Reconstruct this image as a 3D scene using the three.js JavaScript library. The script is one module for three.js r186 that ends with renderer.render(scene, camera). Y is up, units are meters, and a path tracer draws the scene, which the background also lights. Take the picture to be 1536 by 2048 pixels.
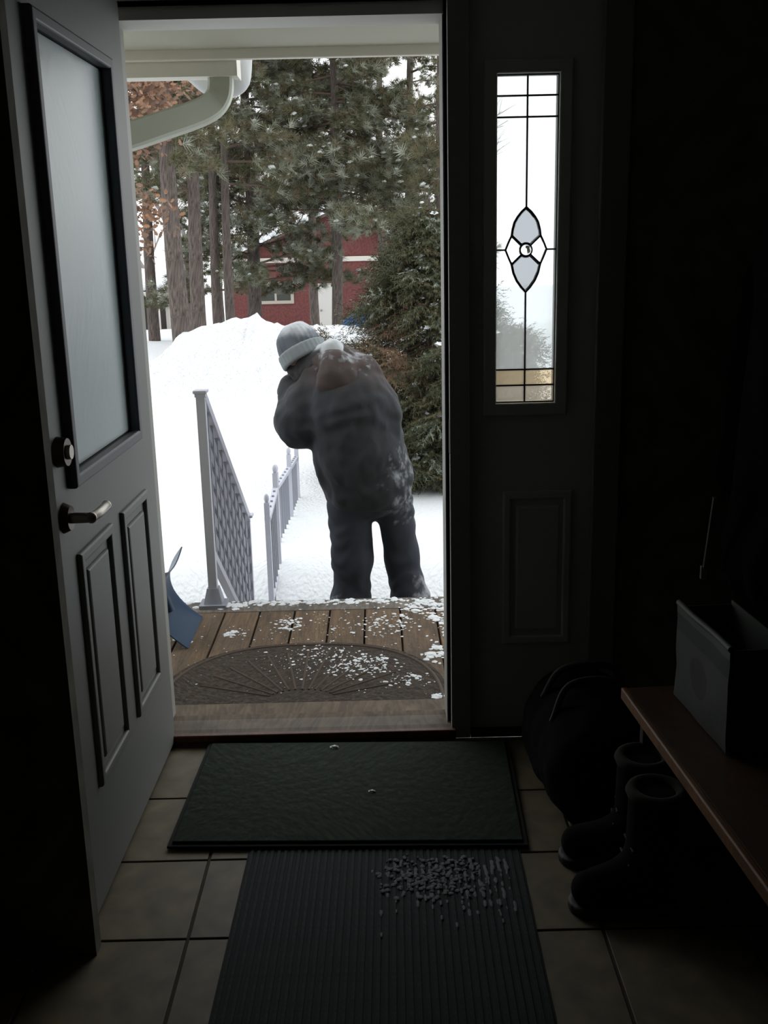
import * as THREE from 'three';
import { RoundedBoxGeometry } from 'three/addons/geometries/RoundedBoxGeometry.js';
import { mergeGeometries, toCreasedNormals } from 'three/addons/utils/BufferGeometryUtils.js';
import { ImprovedNoise } from 'three/addons/math/ImprovedNoise.js';

// ---------------------------------------------------------------- camera, sky, exposure
const scene = new THREE.Scene();
const camera = new THREE.PerspectiveCamera(52.373, 1536 / 2048, 0.05, 400);
camera.rotation.order = 'YXZ';
camera.position.set(0.7031, 1.488, 2.9755);
camera.rotation.set(-0.24851, -0.00288, -0.02289);
camera.updateMatrixWorld();
const renderer = new THREE.WebGLRenderer({ antialias: true });
renderer.toneMapping = THREE.LinearToneMapping;
renderer.toneMappingExposure = 2.0;
renderer.shadowMap.enabled = true;
scene.background = new THREE.Color().setRGB(0.96, 0.985, 1.0);      // even overcast sky

// ---------------------------------------------------------------- helpers
function rng(seed) { let a = seed >>> 0; return () => { a = (a + 0x6D2B79F5) | 0; let t = Math.imul(a ^ (a >>> 15), 1 | a); t = (t + Math.imul(t ^ (t >>> 7), 61 | t)) ^ t; return ((t ^ (t >>> 14)) >>> 0) / 4294967296; }; }
const R = rng(20240211), rr = (a, b, r = R) => a + (b - a) * r();
const perlin = new ImprovedNoise();
const noise = (x, y, z) => perlin.noise(x, y, z);
const fbm = (x, y, z, o = 4) => { let s = 0, a = 0.5, f = 1; for (let i = 0; i < o; i++) { s += a * noise(x * f, y * f + i * 7.3, z * f); a *= 0.5; f *= 2.03; } return s; };
const clamp = (x, a = 0, b = 1) => Math.min(b, Math.max(a, x));
const sstep = (a, b, x) => { const t = clamp((x - a) / (b - a)); return t * t * (3 - 2 * t); };
const V = (x, y, z) => new THREE.Vector3(x, y, z);
const counts = {};
function numbered(name) { const n = counts[name] ?? 0; counts[name] = n + 1; return n ? name + '_' + String(n).padStart(3, '0') : name; }
function tag(o, label, category, group) { o.userData.label = label; o.userData.category = category; if (group) o.userData.group = group; return o; }
function thing(name, label, category, [x, y, z] = [0, 0, 0], turn = 0, group) {
  const o = new THREE.Group(); o.name = numbered(name); o.position.set(x, y, z); o.rotation.y = turn; scene.add(o);
  return tag(o, label, category, group);
}
function part(name, geo, mat, parent, label) {
  const m = new THREE.Mesh(geo, mat); m.name = name; if (label) m.userData.label = label; parent.add(m); return m;
}
function struct(name, label, category, parent = scene) {
  const o = new THREE.Group(); o.name = name; parent.add(o); if (parent === scene) { o.userData.kind = 'structure'; tag(o, label, category); } return o;
}
function structMesh(name, geo, mat, label, category) {
  const m = new THREE.Mesh(geo, mat); m.name = name; m.userData.kind = 'structure'; tag(m, label, category); scene.add(m); return m;
}
// box from corner to corner
function bx(x0, x1, y0, y1, z0, z1) { const g = new THREE.BoxGeometry(x1 - x0, y1 - y0, z1 - z0); g.translate((x0 + x1) / 2, (y0 + y1) / 2, (z0 + z1) / 2); boxUV(g); return g; }
function rbx(x0, x1, y0, y1, z0, z1, r = 0.004, s = 2) { const g = new RoundedBoxGeometry(x1 - x0, y1 - y0, z1 - z0, s, r); g.translate((x0 + x1) / 2, (y0 + y1) / 2, (z0 + z1) / 2); boxUV(g); return g; }
function boxUV(g) {           // uv in metres by the dominant face direction
  const p = g.attributes.position, n = g.attributes.normal, uv = new Float32Array(p.count * 2);
  for (let i = 0; i < p.count; i++) {
    const ax = Math.abs(n.getX(i)), ay = Math.abs(n.getY(i)), az = Math.abs(n.getZ(i));
    if (ay >= ax && ay >= az) { uv[2 * i] = p.getX(i); uv[2 * i + 1] = p.getZ(i); }
    else if (ax >= az) { uv[2 * i] = p.getZ(i); uv[2 * i + 1] = p.getY(i); }
    else { uv[2 * i] = p.getX(i); uv[2 * i + 1] = p.getY(i); }
  }
  g.setAttribute('uv', new THREE.BufferAttribute(uv, 2)); return g;
}
const clean = (g) => { const h = g.index ? g.toNonIndexed() : g; for (const k of Object.keys(h.attributes)) if (!['position', 'normal', 'uv'].includes(k)) h.deleteAttribute(k); if (!h.attributes.uv) h.setAttribute('uv', new THREE.BufferAttribute(new Float32Array(h.attributes.position.count * 2), 2)); return h; };
const merge = (list) => mergeGeometries(list.map(clean));
function bar(a, b, w, d = w) {       // rectangular bar between two points
  const dir = V(...b).sub(V(...a)), g = new THREE.BoxGeometry(w, dir.length(), d);
  const m = new THREE.Matrix4().makeRotationFromQuaternion(new THREE.Quaternion().setFromUnitVectors(V(0, 1, 0), dir.clone().normalize()));
  g.applyMatrix4(m); g.translate((a[0] + b[0]) / 2, (a[1] + b[1]) / 2, (a[2] + b[2]) / 2); return g;
}
function cyl(a, b, r0, r1 = r0, seg = 10, caps = false) {
  const dir = V(...b).sub(V(...a)), g = new THREE.CylinderGeometry(r1, r0, dir.length(), seg, 1, !caps);
  g.applyQuaternion(new THREE.Quaternion().setFromUnitVectors(V(0, 1, 0), dir.clone().normalize()));
  g.translate((a[0] + b[0]) / 2, (a[1] + b[1]) / 2, (a[2] + b[2]) / 2); return g;
}
function tube(pts, r, seg = 24, rad = 8) { return new THREE.TubeGeometry(new THREE.CatmullRomCurve3(pts.map((p) => V(...p))), seg, r, rad); }
function extr(shape, depth, bevel = 0, seg = 2) {
  return new THREE.ExtrudeGeometry(shape, { depth: depth - 2 * bevel, bevelEnabled: bevel > 0, bevelThickness: bevel, bevelSize: bevel, bevelOffset: -bevel, bevelSegments: seg, curveSegments: 20 }).translate(0, 0, bevel);
}
function rectShape(x0, x1, y0, y1) { const s = new THREE.Shape(); s.moveTo(x0, y0); s.lineTo(x1, y0); s.lineTo(x1, y1); s.lineTo(x0, y1); s.closePath(); return s; }
function ring(x0, x1, y0, y1, w) { const s = rectShape(x0, x1, y0, y1), h = new THREE.Path(); h.moveTo(x0 + w, y0 + w); h.lineTo(x0 + w, y1 - w); h.lineTo(x1 - w, y1 - w); h.lineTo(x1 - w, y0 + w); h.closePath(); s.holes.push(h); return s; }
// computed textures
function tex(w, h, f, { srgb = true, repeat = [1, 1] } = {}) {
  const d = new Uint8Array(w * h * 4);
  for (let j = 0; j < h; j++) for (let i = 0; i < w; i++) { const c = f(i / w, j / h); for (let k = 0; k < 3; k++) d[4 * (j * w + i) + k] = clamp(Array.isArray(c) ? c[k] : c) * 255; d[4 * (j * w + i) + 3] = 255; }
  const t = new THREE.DataTexture(d, w, h); t.wrapS = t.wrapT = THREE.RepeatWrapping; t.magFilter = THREE.LinearFilter; t.minFilter = THREE.LinearMipmapLinearFilter; t.generateMipmaps = true;
  if (srgb) t.colorSpace = THREE.SRGBColorSpace; t.repeat.set(...repeat); t.needsUpdate = true; return t;
}
const tnoise = (u, v, s, o = 4, k = 0) => { const a = 2 * Math.PI; return fbm(Math.cos(a * u) * s + 5 + k, Math.sin(a * u) * s + Math.cos(a * v) * s * 0.7, Math.sin(a * v) * s + 3, o); };
const mat = (color, roughness = 0.8, o = {}) => new THREE.MeshStandardMaterial({ color, roughness, ...o });
const phys = (color, roughness, o = {}) => new THREE.MeshPhysicalMaterial({ color, roughness, ...o });
// surface nets: mesh of the zero level of f on a grid
function sdfMesh(f, lo, hi, cell, colorAt) {
  const n = [0, 1, 2].map((k) => Math.ceil((hi[k] - lo[k]) / cell) + 1), [nx, ny, nz] = n;
  const F = new Float32Array(nx * ny * nz), id = (i, j, k) => i + nx * (j + ny * k);
  for (let k = 0; k < nz; k++) for (let j = 0; j < ny; j++) for (let i = 0; i < nx; i++) F[id(i, j, k)] = f(lo[0] + i * cell, lo[1] + j * cell, lo[2] + k * cell);
  const vert = new Int32Array(nx * ny * nz).fill(-1), pos = [], idx = [];
  const E = [[0, 1], [0, 2], [0, 4], [1, 3], [1, 5], [2, 3], [2, 6], [3, 7], [4, 5], [4, 6], [5, 7], [6, 7]];
  for (let k = 0; k < nz - 1; k++) for (let j = 0; j < ny - 1; j++) for (let i = 0; i < nx - 1; i++) {
    const v = []; let m = 0;
    for (let c = 0; c < 8; c++) { const x = F[id(i + (c & 1), j + ((c >> 1) & 1), k + (c >> 2))]; v.push(x); if (x < 0) m |= 1 << c; }
    if (m === 0 || m === 255) continue;
    let x = 0, y = 0, z = 0, q = 0;
    for (const [a, b] of E) { if ((v[a] < 0) === (v[b] < 0)) continue; const t = v[a] / (v[a] - v[b]); x += (a & 1) + t * ((b & 1) - (a & 1)); y += ((a >> 1) & 1) + t * (((b >> 1) & 1) - ((a >> 1) & 1)); z += (a >> 2) + t * ((b >> 2) - (a >> 2)); q++; }
    vert[id(i, j, k)] = pos.length / 3; pos.push(lo[0] + (i + x / q) * cell, lo[1] + (j + y / q) * cell, lo[2] + (k + z / q) * cell);
  }
  const quad = (a, b, c, d, flip) => { if (a < 0 || b < 0 || c < 0 || d < 0) return; if (flip) idx.push(a, c, b, a, d, c); else idx.push(a, b, c, a, c, d); };
  for (let k = 1; k < nz - 1; k++) for (let j = 1; j < ny - 1; j++) for (let i = 1; i < nx - 1; i++) {
    const s = F[id(i, j, k)] < 0;
    if (s !== F[id(i + 1, j, k)] < 0) quad(vert[id(i, j - 1, k - 1)], vert[id(i, j, k - 1)], vert[id(i, j, k)], vert[id(i, j - 1, k)], !s);
    if (s !== F[id(i, j + 1, k)] < 0) quad(vert[id(i - 1, j, k - 1)], vert[id(i - 1, j, k)], vert[id(i, j, k)], vert[id(i, j, k - 1)], !s);
    if (s !== F[id(i, j, k + 1)] < 0) quad(vert[id(i - 1, j - 1, k)], vert[id(i, j - 1, k)], vert[id(i, j, k)], vert[id(i - 1, j, k)], !s);
  }
  const g = new THREE.BufferGeometry(); g.setAttribute('position', new THREE.Float32BufferAttribute(pos, 3)); g.setIndex(idx);
  g.computeVertexNormals();
  if (colorAt) { const c = new Float32Array(pos.length), nn = g.attributes.normal; for (let i = 0; i < pos.length / 3; i++) { const q = colorAt(pos[3 * i], pos[3 * i + 1], pos[3 * i + 2], nn.getX(i), nn.getY(i), nn.getZ(i)); c.set(q, 3 * i); } g.setAttribute('color', new THREE.BufferAttribute(c, 3)); }
  return g;
}
const cap = (a, b, ra, rb) => { const ab = [b[0] - a[0], b[1] - a[1], b[2] - a[2]], l2 = ab[0] ** 2 + ab[1] ** 2 + ab[2] ** 2 + 1e-9; return (x, y, z) => { const px = x - a[0], py = y - a[1], pz = z - a[2], t = clamp((px * ab[0] + py * ab[1] + pz * ab[2]) / l2); return Math.hypot(px - t * ab[0], py - t * ab[1], pz - t * ab[2]) - (ra + (rb - ra) * t); }; };
const ball = (c, r, s = [1, 1, 1]) => (x, y, z) => (Math.hypot((x - c[0]) / s[0], (y - c[1]) / s[1], (z - c[2]) / s[2]) - r) * Math.min(...s);
const smin = (a, b, k) => { const h = Math.max(k - Math.abs(a - b), 0) / k; return Math.min(a, b) - h * h * k * 0.25; };
const union = (list, k) => (x, y, z) => { let d = 1e9; for (const f of list) d = smin(d, f(x, y, z), k); return d; };

// ---------------------------------------------------------------- materials
const grainTex = tex(256, 512, (u, v) => { const g = tnoise(u, v * 0.25, 6, 3), f = tnoise(u, v, 1.4, 3, 9), l = Math.sin((u * 42 + g * 5) * 3); const k = 0.74 + 0.12 * l * 0.5 + 0.25 * f + 0.18 * g; return [k, k * 0.97, k * 0.93]; });
const mottleTex = tex(256, 256, (u, v) => { const k = 0.86 + 0.28 * tnoise(u, v, 2.2, 5); return [k, k * 0.99, k * 0.97]; });
const bumpTex = tex(256, 256, (u, v) => 0.5 + 0.9 * tnoise(u, v, 7, 4), { srgb: false });
const fibreTex = tex(256, 256, (u, v) => { const k = 0.72 + 0.8 * tnoise(u, v, 16, 3); return [k, k, k]; });
const barkTex = tex(128, 256, (u, v) => { const k = 0.82 + 0.6 * tnoise(u, v * 0.3, 5, 4); return [k, k * 0.96, k * 0.92]; });
const M = {
  wall: mat(0x77746a, 0.9, { map: mottleTex }),
  ceiling: mat(0xc0bdb4, 0.95),
  trim: mat(0x7c7b72, 0.6),
  jamb: mat(0x98978f, 0.5),
  siding: mat(0xb8b6a8, 0.8),
  soffit: mat(0xb8b6a8, 0.85),
  fascia: mat(0xe6e3da, 0.6),
  door: mat(0x747672, 0.5),
  doorTrim: mat(0x5a5f64, 0.5),
  frosted: phys(0xd6e8e9, 0.32, { bumpMap: bumpTex, bumpScale: 0.0006, transmission: 0.12, thickness: 0 }),
  bronze: mat(0x4a3f35, 0.35, { metalness: 0.8 }),
  nickel: mat(0x9a948a, 0.3, { metalness: 0.9 }),
  grout: mat(0x4b4538, 0.95),
  snow: mat(0xdde0e3, 0.9, { bumpMap: bumpTex, bumpScale: 0.01 }),
  snowPlain: mat(0xdde0e3, 0.9),
  rail: mat(0xbcbec9, 0.55),
  railDark: mat(0x8a8d98, 0.55),
  lead: mat(0x3c3d3c, 0.5, { metalness: 0.4 }),
  blue: mat(0x2c4d6e, 0.45),
  cedar: mat(0x7d7060, 0.85, { map: grainTex }),
  oak: mat(0x5a3a22, 0.6, { map: grainTex }),
  black: phys(0x0a0a0b, 1, { specularIntensity: 0.15 }),
};

// ---------------------------------------------------------------- room shell
const EPS = 0.002, TOP = 2.44;
{
  const f = struct('floor', 'beige square tiled hall floor with dark grout lines', 'floor');
  part('grout_bed', bx(-1.5, 1.9, -0.16, -0.004, 0.0, 5.0), M.grout, f);
  const P = 0.31, g = rbx(-0.1515, 0.1515, -0.004, 0, -0.1515, 0.1515, 0.0018, 1);
  const tints = [0x80755d, 0x7a6f58, 0x847a62, 0x7c715c].map((c) => mat(c, 0.6, { map: mottleTex }));
  for (let i = -6; i < 6; i++) for (let j = 0; j < 16; j++) {
    const x = 0.248 + P * (i + 0.5), z = 0.02 + P * (j + 0.5); if (x < -1.4 || x > 1.8 || z > 4.9) continue;
    const m = part(j || i ? 'tile' : 'tile', g, tints[Math.floor(R() * 4)], f); m.position.set(x, 0, z);
  }
  part('tile_strip', bx(-1.5, 1.9, -0.004, -0.0005, 0, 0.018), tints[1], f);
}
const XL = -0.03, XR = 1.345, YT = 2.165;            // rough opening of door and sidelight
{
  const w = struct('wall_front', 'dark hall wall around the front door and sidelight', 'wall');
  part('plaster', merge([bx(-1.5, XL, 0, TOP, -0.15, 0), bx(XR, 1.9, 0, TOP, -0.15, 0), bx(XL, XR, YT, TOP, -0.15, 0)]), M.wall, w);
  const s = part('siding', merge([bx(-4, XL - 0.02, -0.8, 2.6, -0.18, -0.152), bx(XR + 0.02, 5, -0.8, 2.6, -0.18, -0.152), bx(XL - 0.02, XR + 0.02, YT + 0.02, 2.6, -0.18, -0.152), bx(-4, 5, -0.8, -0.165, -0.18, -0.152)]), M.siding, w);
  structMesh('wall_right', bx(1.9, 2.0, 0, TOP, 0, 5), M.wall, 'dark right-hand wall of the hall', 'wall');
  structMesh('wall_back', bx(-1.6, 2.0, 0, TOP, 5, 5.1), M.wall, 'wall behind the viewer closing the hall', 'wall');
  const l = struct('wall_left', 'dark wall stub and recess beside the open door', 'wall');
  part('recess_side', bx(-0.22, -0.12, 0, TOP, 0, 1.0), M.wall, l);
  part('stub', bx(-0.12, 0.058, 0, TOP, 0.96, 1.0), M.wall, l);
  part('partition', bx(-1.5, -0.22, 0, TOP, 0.9, 1.0), M.wall, l);
  part('outer_side', bx(-1.6, -1.5, 0, TOP, 0, 5), M.wall, l);
  structMesh('ceiling', bx(-1.6, 2.0, TOP, TOP + 0.1, -0.15, 5.1), M.ceiling, 'plain flat ceiling of the hall', 'ceiling');
}
{
  // jambs, head and threshold
  const t1 = struct('trim_1', 'pale door frame of jambs and head round the open doorway', 'door frame');
  part('jamb', merge([bx(XL, -0.003, 0, 2.137, -0.19, 0.0), bx(XL, 0.012, 0.02, 2.137, -0.19, -0.05)]), M.jamb, t1);
  part('jamb', merge([bx(0.908, 0.965, 0, 2.137, -0.19, 0.0), bx(0.897, 0.908, 0.02, 2.09, -0.19, -0.05)]), M.jamb, t1);
  part('head', merge([bx(XL, XR, 2.137, YT, -0.19, 0.0), bx(-0.003, 0.908, 2.092, 2.137, -0.19, -0.05)]), mat(0xd8d6ce, 0.5), t1);
  part('weatherstrip', merge([bx(0.9, 0.908, 0.04, 2.13, -0.05, -0.038), bx(0.0, 0.905, 2.125, 2.136, -0.05, -0.038)]), M.black, t1);
  part('strike_plate', bx(0.9065, 0.9082, 0.9, 1.0, -0.032, -0.012), M.nickel, t1);
  const t2 = struct('trim_2', 'dark casing boards round the doorway and sidelight inside', 'casing');
  part('casing_board', rbx(1.32, 1.40, 0, 2.145, 0.0, 0.018, 0.006), M.trim, t2);
  part('casing_board', rbx(-0.10, -0.035, 0, 2.145, 0.0, 0.012, 0.005), M.trim, t2);
  part('casing_board', rbx(-0.10, 1.40, 2.145, 2.22, 0.0, 0.018, 0.006), M.trim, t2);
  const t3 = struct('trim_3', 'wooden threshold sill across the bottom of the doorway', 'threshold');
  const s = new THREE.Shape(); s.moveTo(0.012, 0); s.lineTo(0.012, 0.026); s.lineTo(0.006, 0.032); s.lineTo(-0.03, 0.034); s.lineTo(-0.17, 0.012); s.lineTo(-0.17, -0.05); s.lineTo(-0.05, -0.05); s.lineTo(-0.05, 0); s.closePath();
  const g = new THREE.ExtrudeGeometry(s, { depth: 0.93, bevelEnabled: false }); g.rotateY(-Math.PI / 2); g.translate(0.92, 0, 0);
  boxUV(g); part('oak_sill', g, mat(0x77695a, 0.7, { map: grainTex }), t3);
  part('sill_nosing', rbx(-0.012, 0.921, 0.012, 0.036, -0.004, 0.018, 0.005), mat(0x7a4a34, 0.55, { map: grainTex }), t3);
  part('sill_plate', rbx(-0.002, 0.904, 0.0, 0.018, -0.172, -0.05, 0.003, 1), M.cedar, t3);
  part('sill_board', rbx(-0.14, 1.38, -0.058, -0.022, -0.345, -0.175, 0.006), M.cedar, t3);
}
// ---------------------------------------------------------------- the open front door
{
  const d = struct('door_1', 'grey front door standing open with tall frosted glass', 'door');
  d.position.set(0.0, 0, 0); d.rotation.y = -1.587;
  const G0 = 0.20, G1 = 0.755, H0 = 1.035, H1 = 1.925, F = -0.045;
  const slab = rectShape(0, 0.905, 0.015, 2.128), hole = new THREE.Path(); hole.moveTo(G0 - 0.01, H0 - 0.01); hole.lineTo(G0 - 0.01, H1 + 0.01); hole.lineTo(G1 + 0.01, H1 + 0.01); hole.lineTo(G1 + 0.01, H0 - 0.01); hole.closePath(); slab.holes.push(hole);
  part('slab', boxUV(extr(slab, 0.045, 0.002, 1).translate(0, 0, F)), M.door, d);
  for (const z of [F - 0.019, -0.007]) part('glass_frame', extr(ring(G0 - 0.026, G1 + 0.026, H0 - 0.036, H1 + 0.036, 0.028), 0.026, 0.006, 3).translate(0, 0, z), M.doorTrim, d, 'darker moulded frame round the glass');
  part('glass_pane', boxUV(new THREE.BoxGeometry(G1 - G0 + 0.01, H1 - H0 + 0.01, 0.006).translate((G0 + G1) / 2, (H0 + H1) / 2, F + 0.012)), M.frosted, d, 'frosted pale blue-white glass');
  for (const [a0, a1] of [[0.135, 0.405], [0.505, 0.775]]) {
    const p = part('raised_panel', boxUV(extr(rectShape(a0 + 0.05, a1 - 0.05, 0.335, 0.80), 0.012, 0.006, 2).translate(0, 0, F - 0.008)), M.door, d);
    part('panel_moulding', boxUV(extr(ring(a0, a1, 0.285, 0.85, 0.026), 0.016, 0.006, 3).translate(0, 0, F - 0.011)), M.door, p);
  }
  const db = part('deadbolt', cyl([0.835, 1.09, F + 0.002], [0.835, 1.09, F - 0.022], 0.033, 0.029, 28, true), M.bronze, d, 'dark bronze deadbolt');
  part('key_cylinder', cyl([0.835, 1.09, F - 0.02], [0.835, 1.09, F - 0.03], 0.016, 0.015, 20, true), M.nickel, db);
  const lv = part('lever_handle', merge([cyl([0.835, 0.948, F - 0.015], [0.835, 0.948, F - 0.058], 0.012, 0.011, 16, true), tube([[0.835, 0.948, F - 0.058], [0.80, 0.949, F - 0.064], [0.74, 0.948, F - 0.062], [0.715, 0.945, F - 0.058]], 0.0105, 24, 10), new THREE.SphereGeometry(0.0115, 12, 8).translate(0.715, 0.945, F - 0.058), new THREE.SphereGeometry(0.0125, 12, 8).translate(0.835, 0.948, F - 0.058)]), M.nickel, d, 'metal lever handle');
  part('rose', cyl([0.835, 0.948, F + 0.002], [0.835, 0.948, F - 0.016], 0.034, 0.026, 28, true), M.bronze, lv);
  const lv2 = part('inner_lever', merge([cyl([0.835, 0.948, -0.002], [0.835, 0.948, 0.05], 0.02, 0.011, 16, true), cyl([0.835, 0.948, 0.05], [0.72, 0.948, 0.05], 0.0105, 0.0095, 10, true)]), M.bronze, d);
  for (const y of [0.25, 1.04, 1.85]) part('hinge', merge([cyl([0.0, y - 0.05, 0.004], [0.0, y + 0.05, 0.004], 0.006, 0.006, 10, true), bx(0.0, 0.03, y - 0.05, y + 0.05, -0.001, 0.0012)]), M.nickel, d);
  part('bottom_sweep', bx(0.01, 0.895, 0.004, 0.016, F + 0.006, -0.006), M.black, d);
}
// ---------------------------------------------------------------- sidelight
{
  const w = struct('window_1', 'narrow leaded glass sidelight beside the doorway', 'sidelight');
  const x0 = 1.043, x1 = 1.2125, y0 = 1.043, y1 = 1.935, S0 = 0.967, S1 = 1.343;
  const slab = rectShape(S0, S1, 0.012, 2.136), h = new THREE.Path(); h.moveTo(x0 - 0.008, y0 - 0.008); h.lineTo(x0 - 0.008, y1 + 0.008); h.lineTo(x1 + 0.008, y1 + 0.008); h.lineTo(x1 + 0.008, y0 - 0.008); h.closePath(); slab.holes.push(h);
  const pale = mat(0xc8c8c0, 0.5); part('slab', boxUV(extr(slab, 0.045, 0.0015, 1).translate(0, 0, -0.075)), pale, w);
  part('sill_foot', bx(S0, S1, 0, 0.02, -0.17, 0.0), M.oak, w);
  for (const z of [-0.034, -0.088]) part('window_frame', extr(ring(x0 - 0.036, x1 + 0.036, y0 - 0.036, y1 + 0.036, 0.036), 0.016, 0.005, 3).translate(0, 0, z), pale, w);
  const pn = part('raised_panel', boxUV(extr(rectShape(1.105, 1.235, 0.345, 0.735), 0.012, 0.006, 2).translate(0, 0, -0.036)), pale, w);
  part('panel_moulding', boxUV(extr(ring(1.065, 1.27, 0.30, 0.78, 0.024), 0.014, 0.005, 2).translate(0, 0, -0.034)), pale, pn);
  // leaded pattern of the glass
  const cx = 1.129, W = (x1 - x0) / 2, Z = -0.05, k = 0.1695 / 124.5;       // k metres per unit of the measured pattern
  const Yc = y1 - (487.5 - 143) * k * 0.98, Y = (v) => y1 - (v - 143) * (y1 - y0) / 665.5, X = (u) => cx + (u - 1057) * k;
  const half = [[0, 401], [10, 410], [18, 420], [24.5, 431], [28.5, 446], [30, 458.5], [36, 471], [42.5, 487], [36, 503], [30, 516.5], [26, 535], [19, 551], [9, 565], [0, 574.5]];
  const L = (u, v) => [X(1057 + u), Y(v), Z];
  const clear = phys(0xf2f6f6, 0.04, { transmission: 1, thickness: 0.006, ior: 1.5 });
  const grey = phys(0x94989c, 0.05, { transmission: 1, thickness: 0.006, ior: 1.5 });
  const rough = (c) => phys(c, 0.66, { transmission: 0.96, thickness: 0, bumpMap: bumpTex, bumpScale: 0.004 });
  const textured = rough(0xf4f8f7);
  const shapeOf = (pts) => { const s = new THREE.Shape(); pts.forEach(([u, v], i) => (i ? s.lineTo(X(1057 + u), Y(v)) : s.moveTo(X(1057 + u), Y(v)))); s.closePath(); return s; };
  const flat = (name, pts, m) => part(name, boxUV(new THREE.ShapeGeometry(shapeOf(pts)).translate(0, 0, Z)), m, w);
  const UL = -62.3, UR = 62.3;
  for (const s of [-1, 1]) {
    const E = s < 0 ? UL : UR;
    flat('pane', [[0, 143], [E, 143], [E, 183], [0, 183]], textured);
    flat('pane', [[0, 738], [E, 738], [E, 772], [0, 772]], rough(0xf3ddb8));
    flat('pane', [[0, 183], [E, 183], [E, 224], [0, 224]], textured);
    flat('pane', [[0, 772], [E, 772], [E, 809], [0, 809]], rough(0xeee2cf));
    flat('pane', [[0, 224], [E, 224], [E, 487], ...half.slice(0, 8).reverse().map(([u, v]) => [s * u, v])], textured);
    flat('pane', [[0, 738], [E, 738], [E, 487], ...half.slice(7).map(([u, v]) => [s * u, v])], textured);
  }
  const bevelled = (pts, m = clear, b = 0.0045) => part('bevelled_pane', extr(shapeOf(pts), 0.007, b, 1).translate(0, 0, Z - 0.0035), m, w);
  const circ = (a0, a1, n) => Array.from({ length: n + 1 }, (_, i) => { const a = a0 + (a1 - a0) * i / n; return [12.5 * Math.cos(a), 487.5 - 12.5 * Math.sin(a)]; });
  const q = Math.PI / 4;
  const mirror = (l) => l.map(([u, v]) => [-u, v]);
  bevelled([...half.slice(0, 6), ...circ(q, 3 * q, 6), ...mirror(half.slice(1, 6)).reverse()], grey, 0.006);
  bevelled([...half.slice(9), ...mirror(half.slice(9, 13)).reverse(), ...circ(5 * q, 7 * q, 6)], grey, 0.006);
  bevelled([half[5], half[6], half[7], half[8], half[9], ...circ(-q, q, 5)], clear, 0.004);
  bevelled([...mirror([half[5], half[6], half[7], half[8], half[9]]), ...circ(5 * q, 3 * q, 5)], clear, 0.004);
  part('bevelled_pane', new THREE.SphereGeometry(12 * k, 20, 12).scale(1, 1, 0.35).translate(...L(0, 487.5)), clear, w, 'round clear glass jewel');
  const came = (pts, r = 0.0022) => { const l = []; for (let i = 1; i < pts.length; i++) l.push(bar(L(...pts[i - 1]), L(...pts[i]), r * 2, 0.008)); part('lead_came', merge(l), M.lead, w); };
  came([[0, 143], [0, 401]]); came([[0, 574.5], [0, 809]]);
  for (const v of [183, 224, 738, 772]) came([[UL, v], [UR, v]]);
  came([[UL, 487], [-42.5, 487]]); came([[42.5, 487], [UR, 487]]);
  came(half, 0.0024); came(mirror(half), 0.0024); came(circ(0, 2 * Math.PI, 20), 0.002);
  for (const [s, t, e] of [[1, 1, 458.5], [-1, 1, 458.5], [1, -1, 516.5], [-1, -1, 516.5]]) came([[s * 12.5 * Math.SQRT1_2, 487.5 - t * 12.5 * Math.SQRT1_2], [s * 30, e]]);
  came([[UL, 143.5], [UR, 143.5], [UR, 808.5], [UL, 808.5], [UL, 143.5]], 0.002);
}
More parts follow.
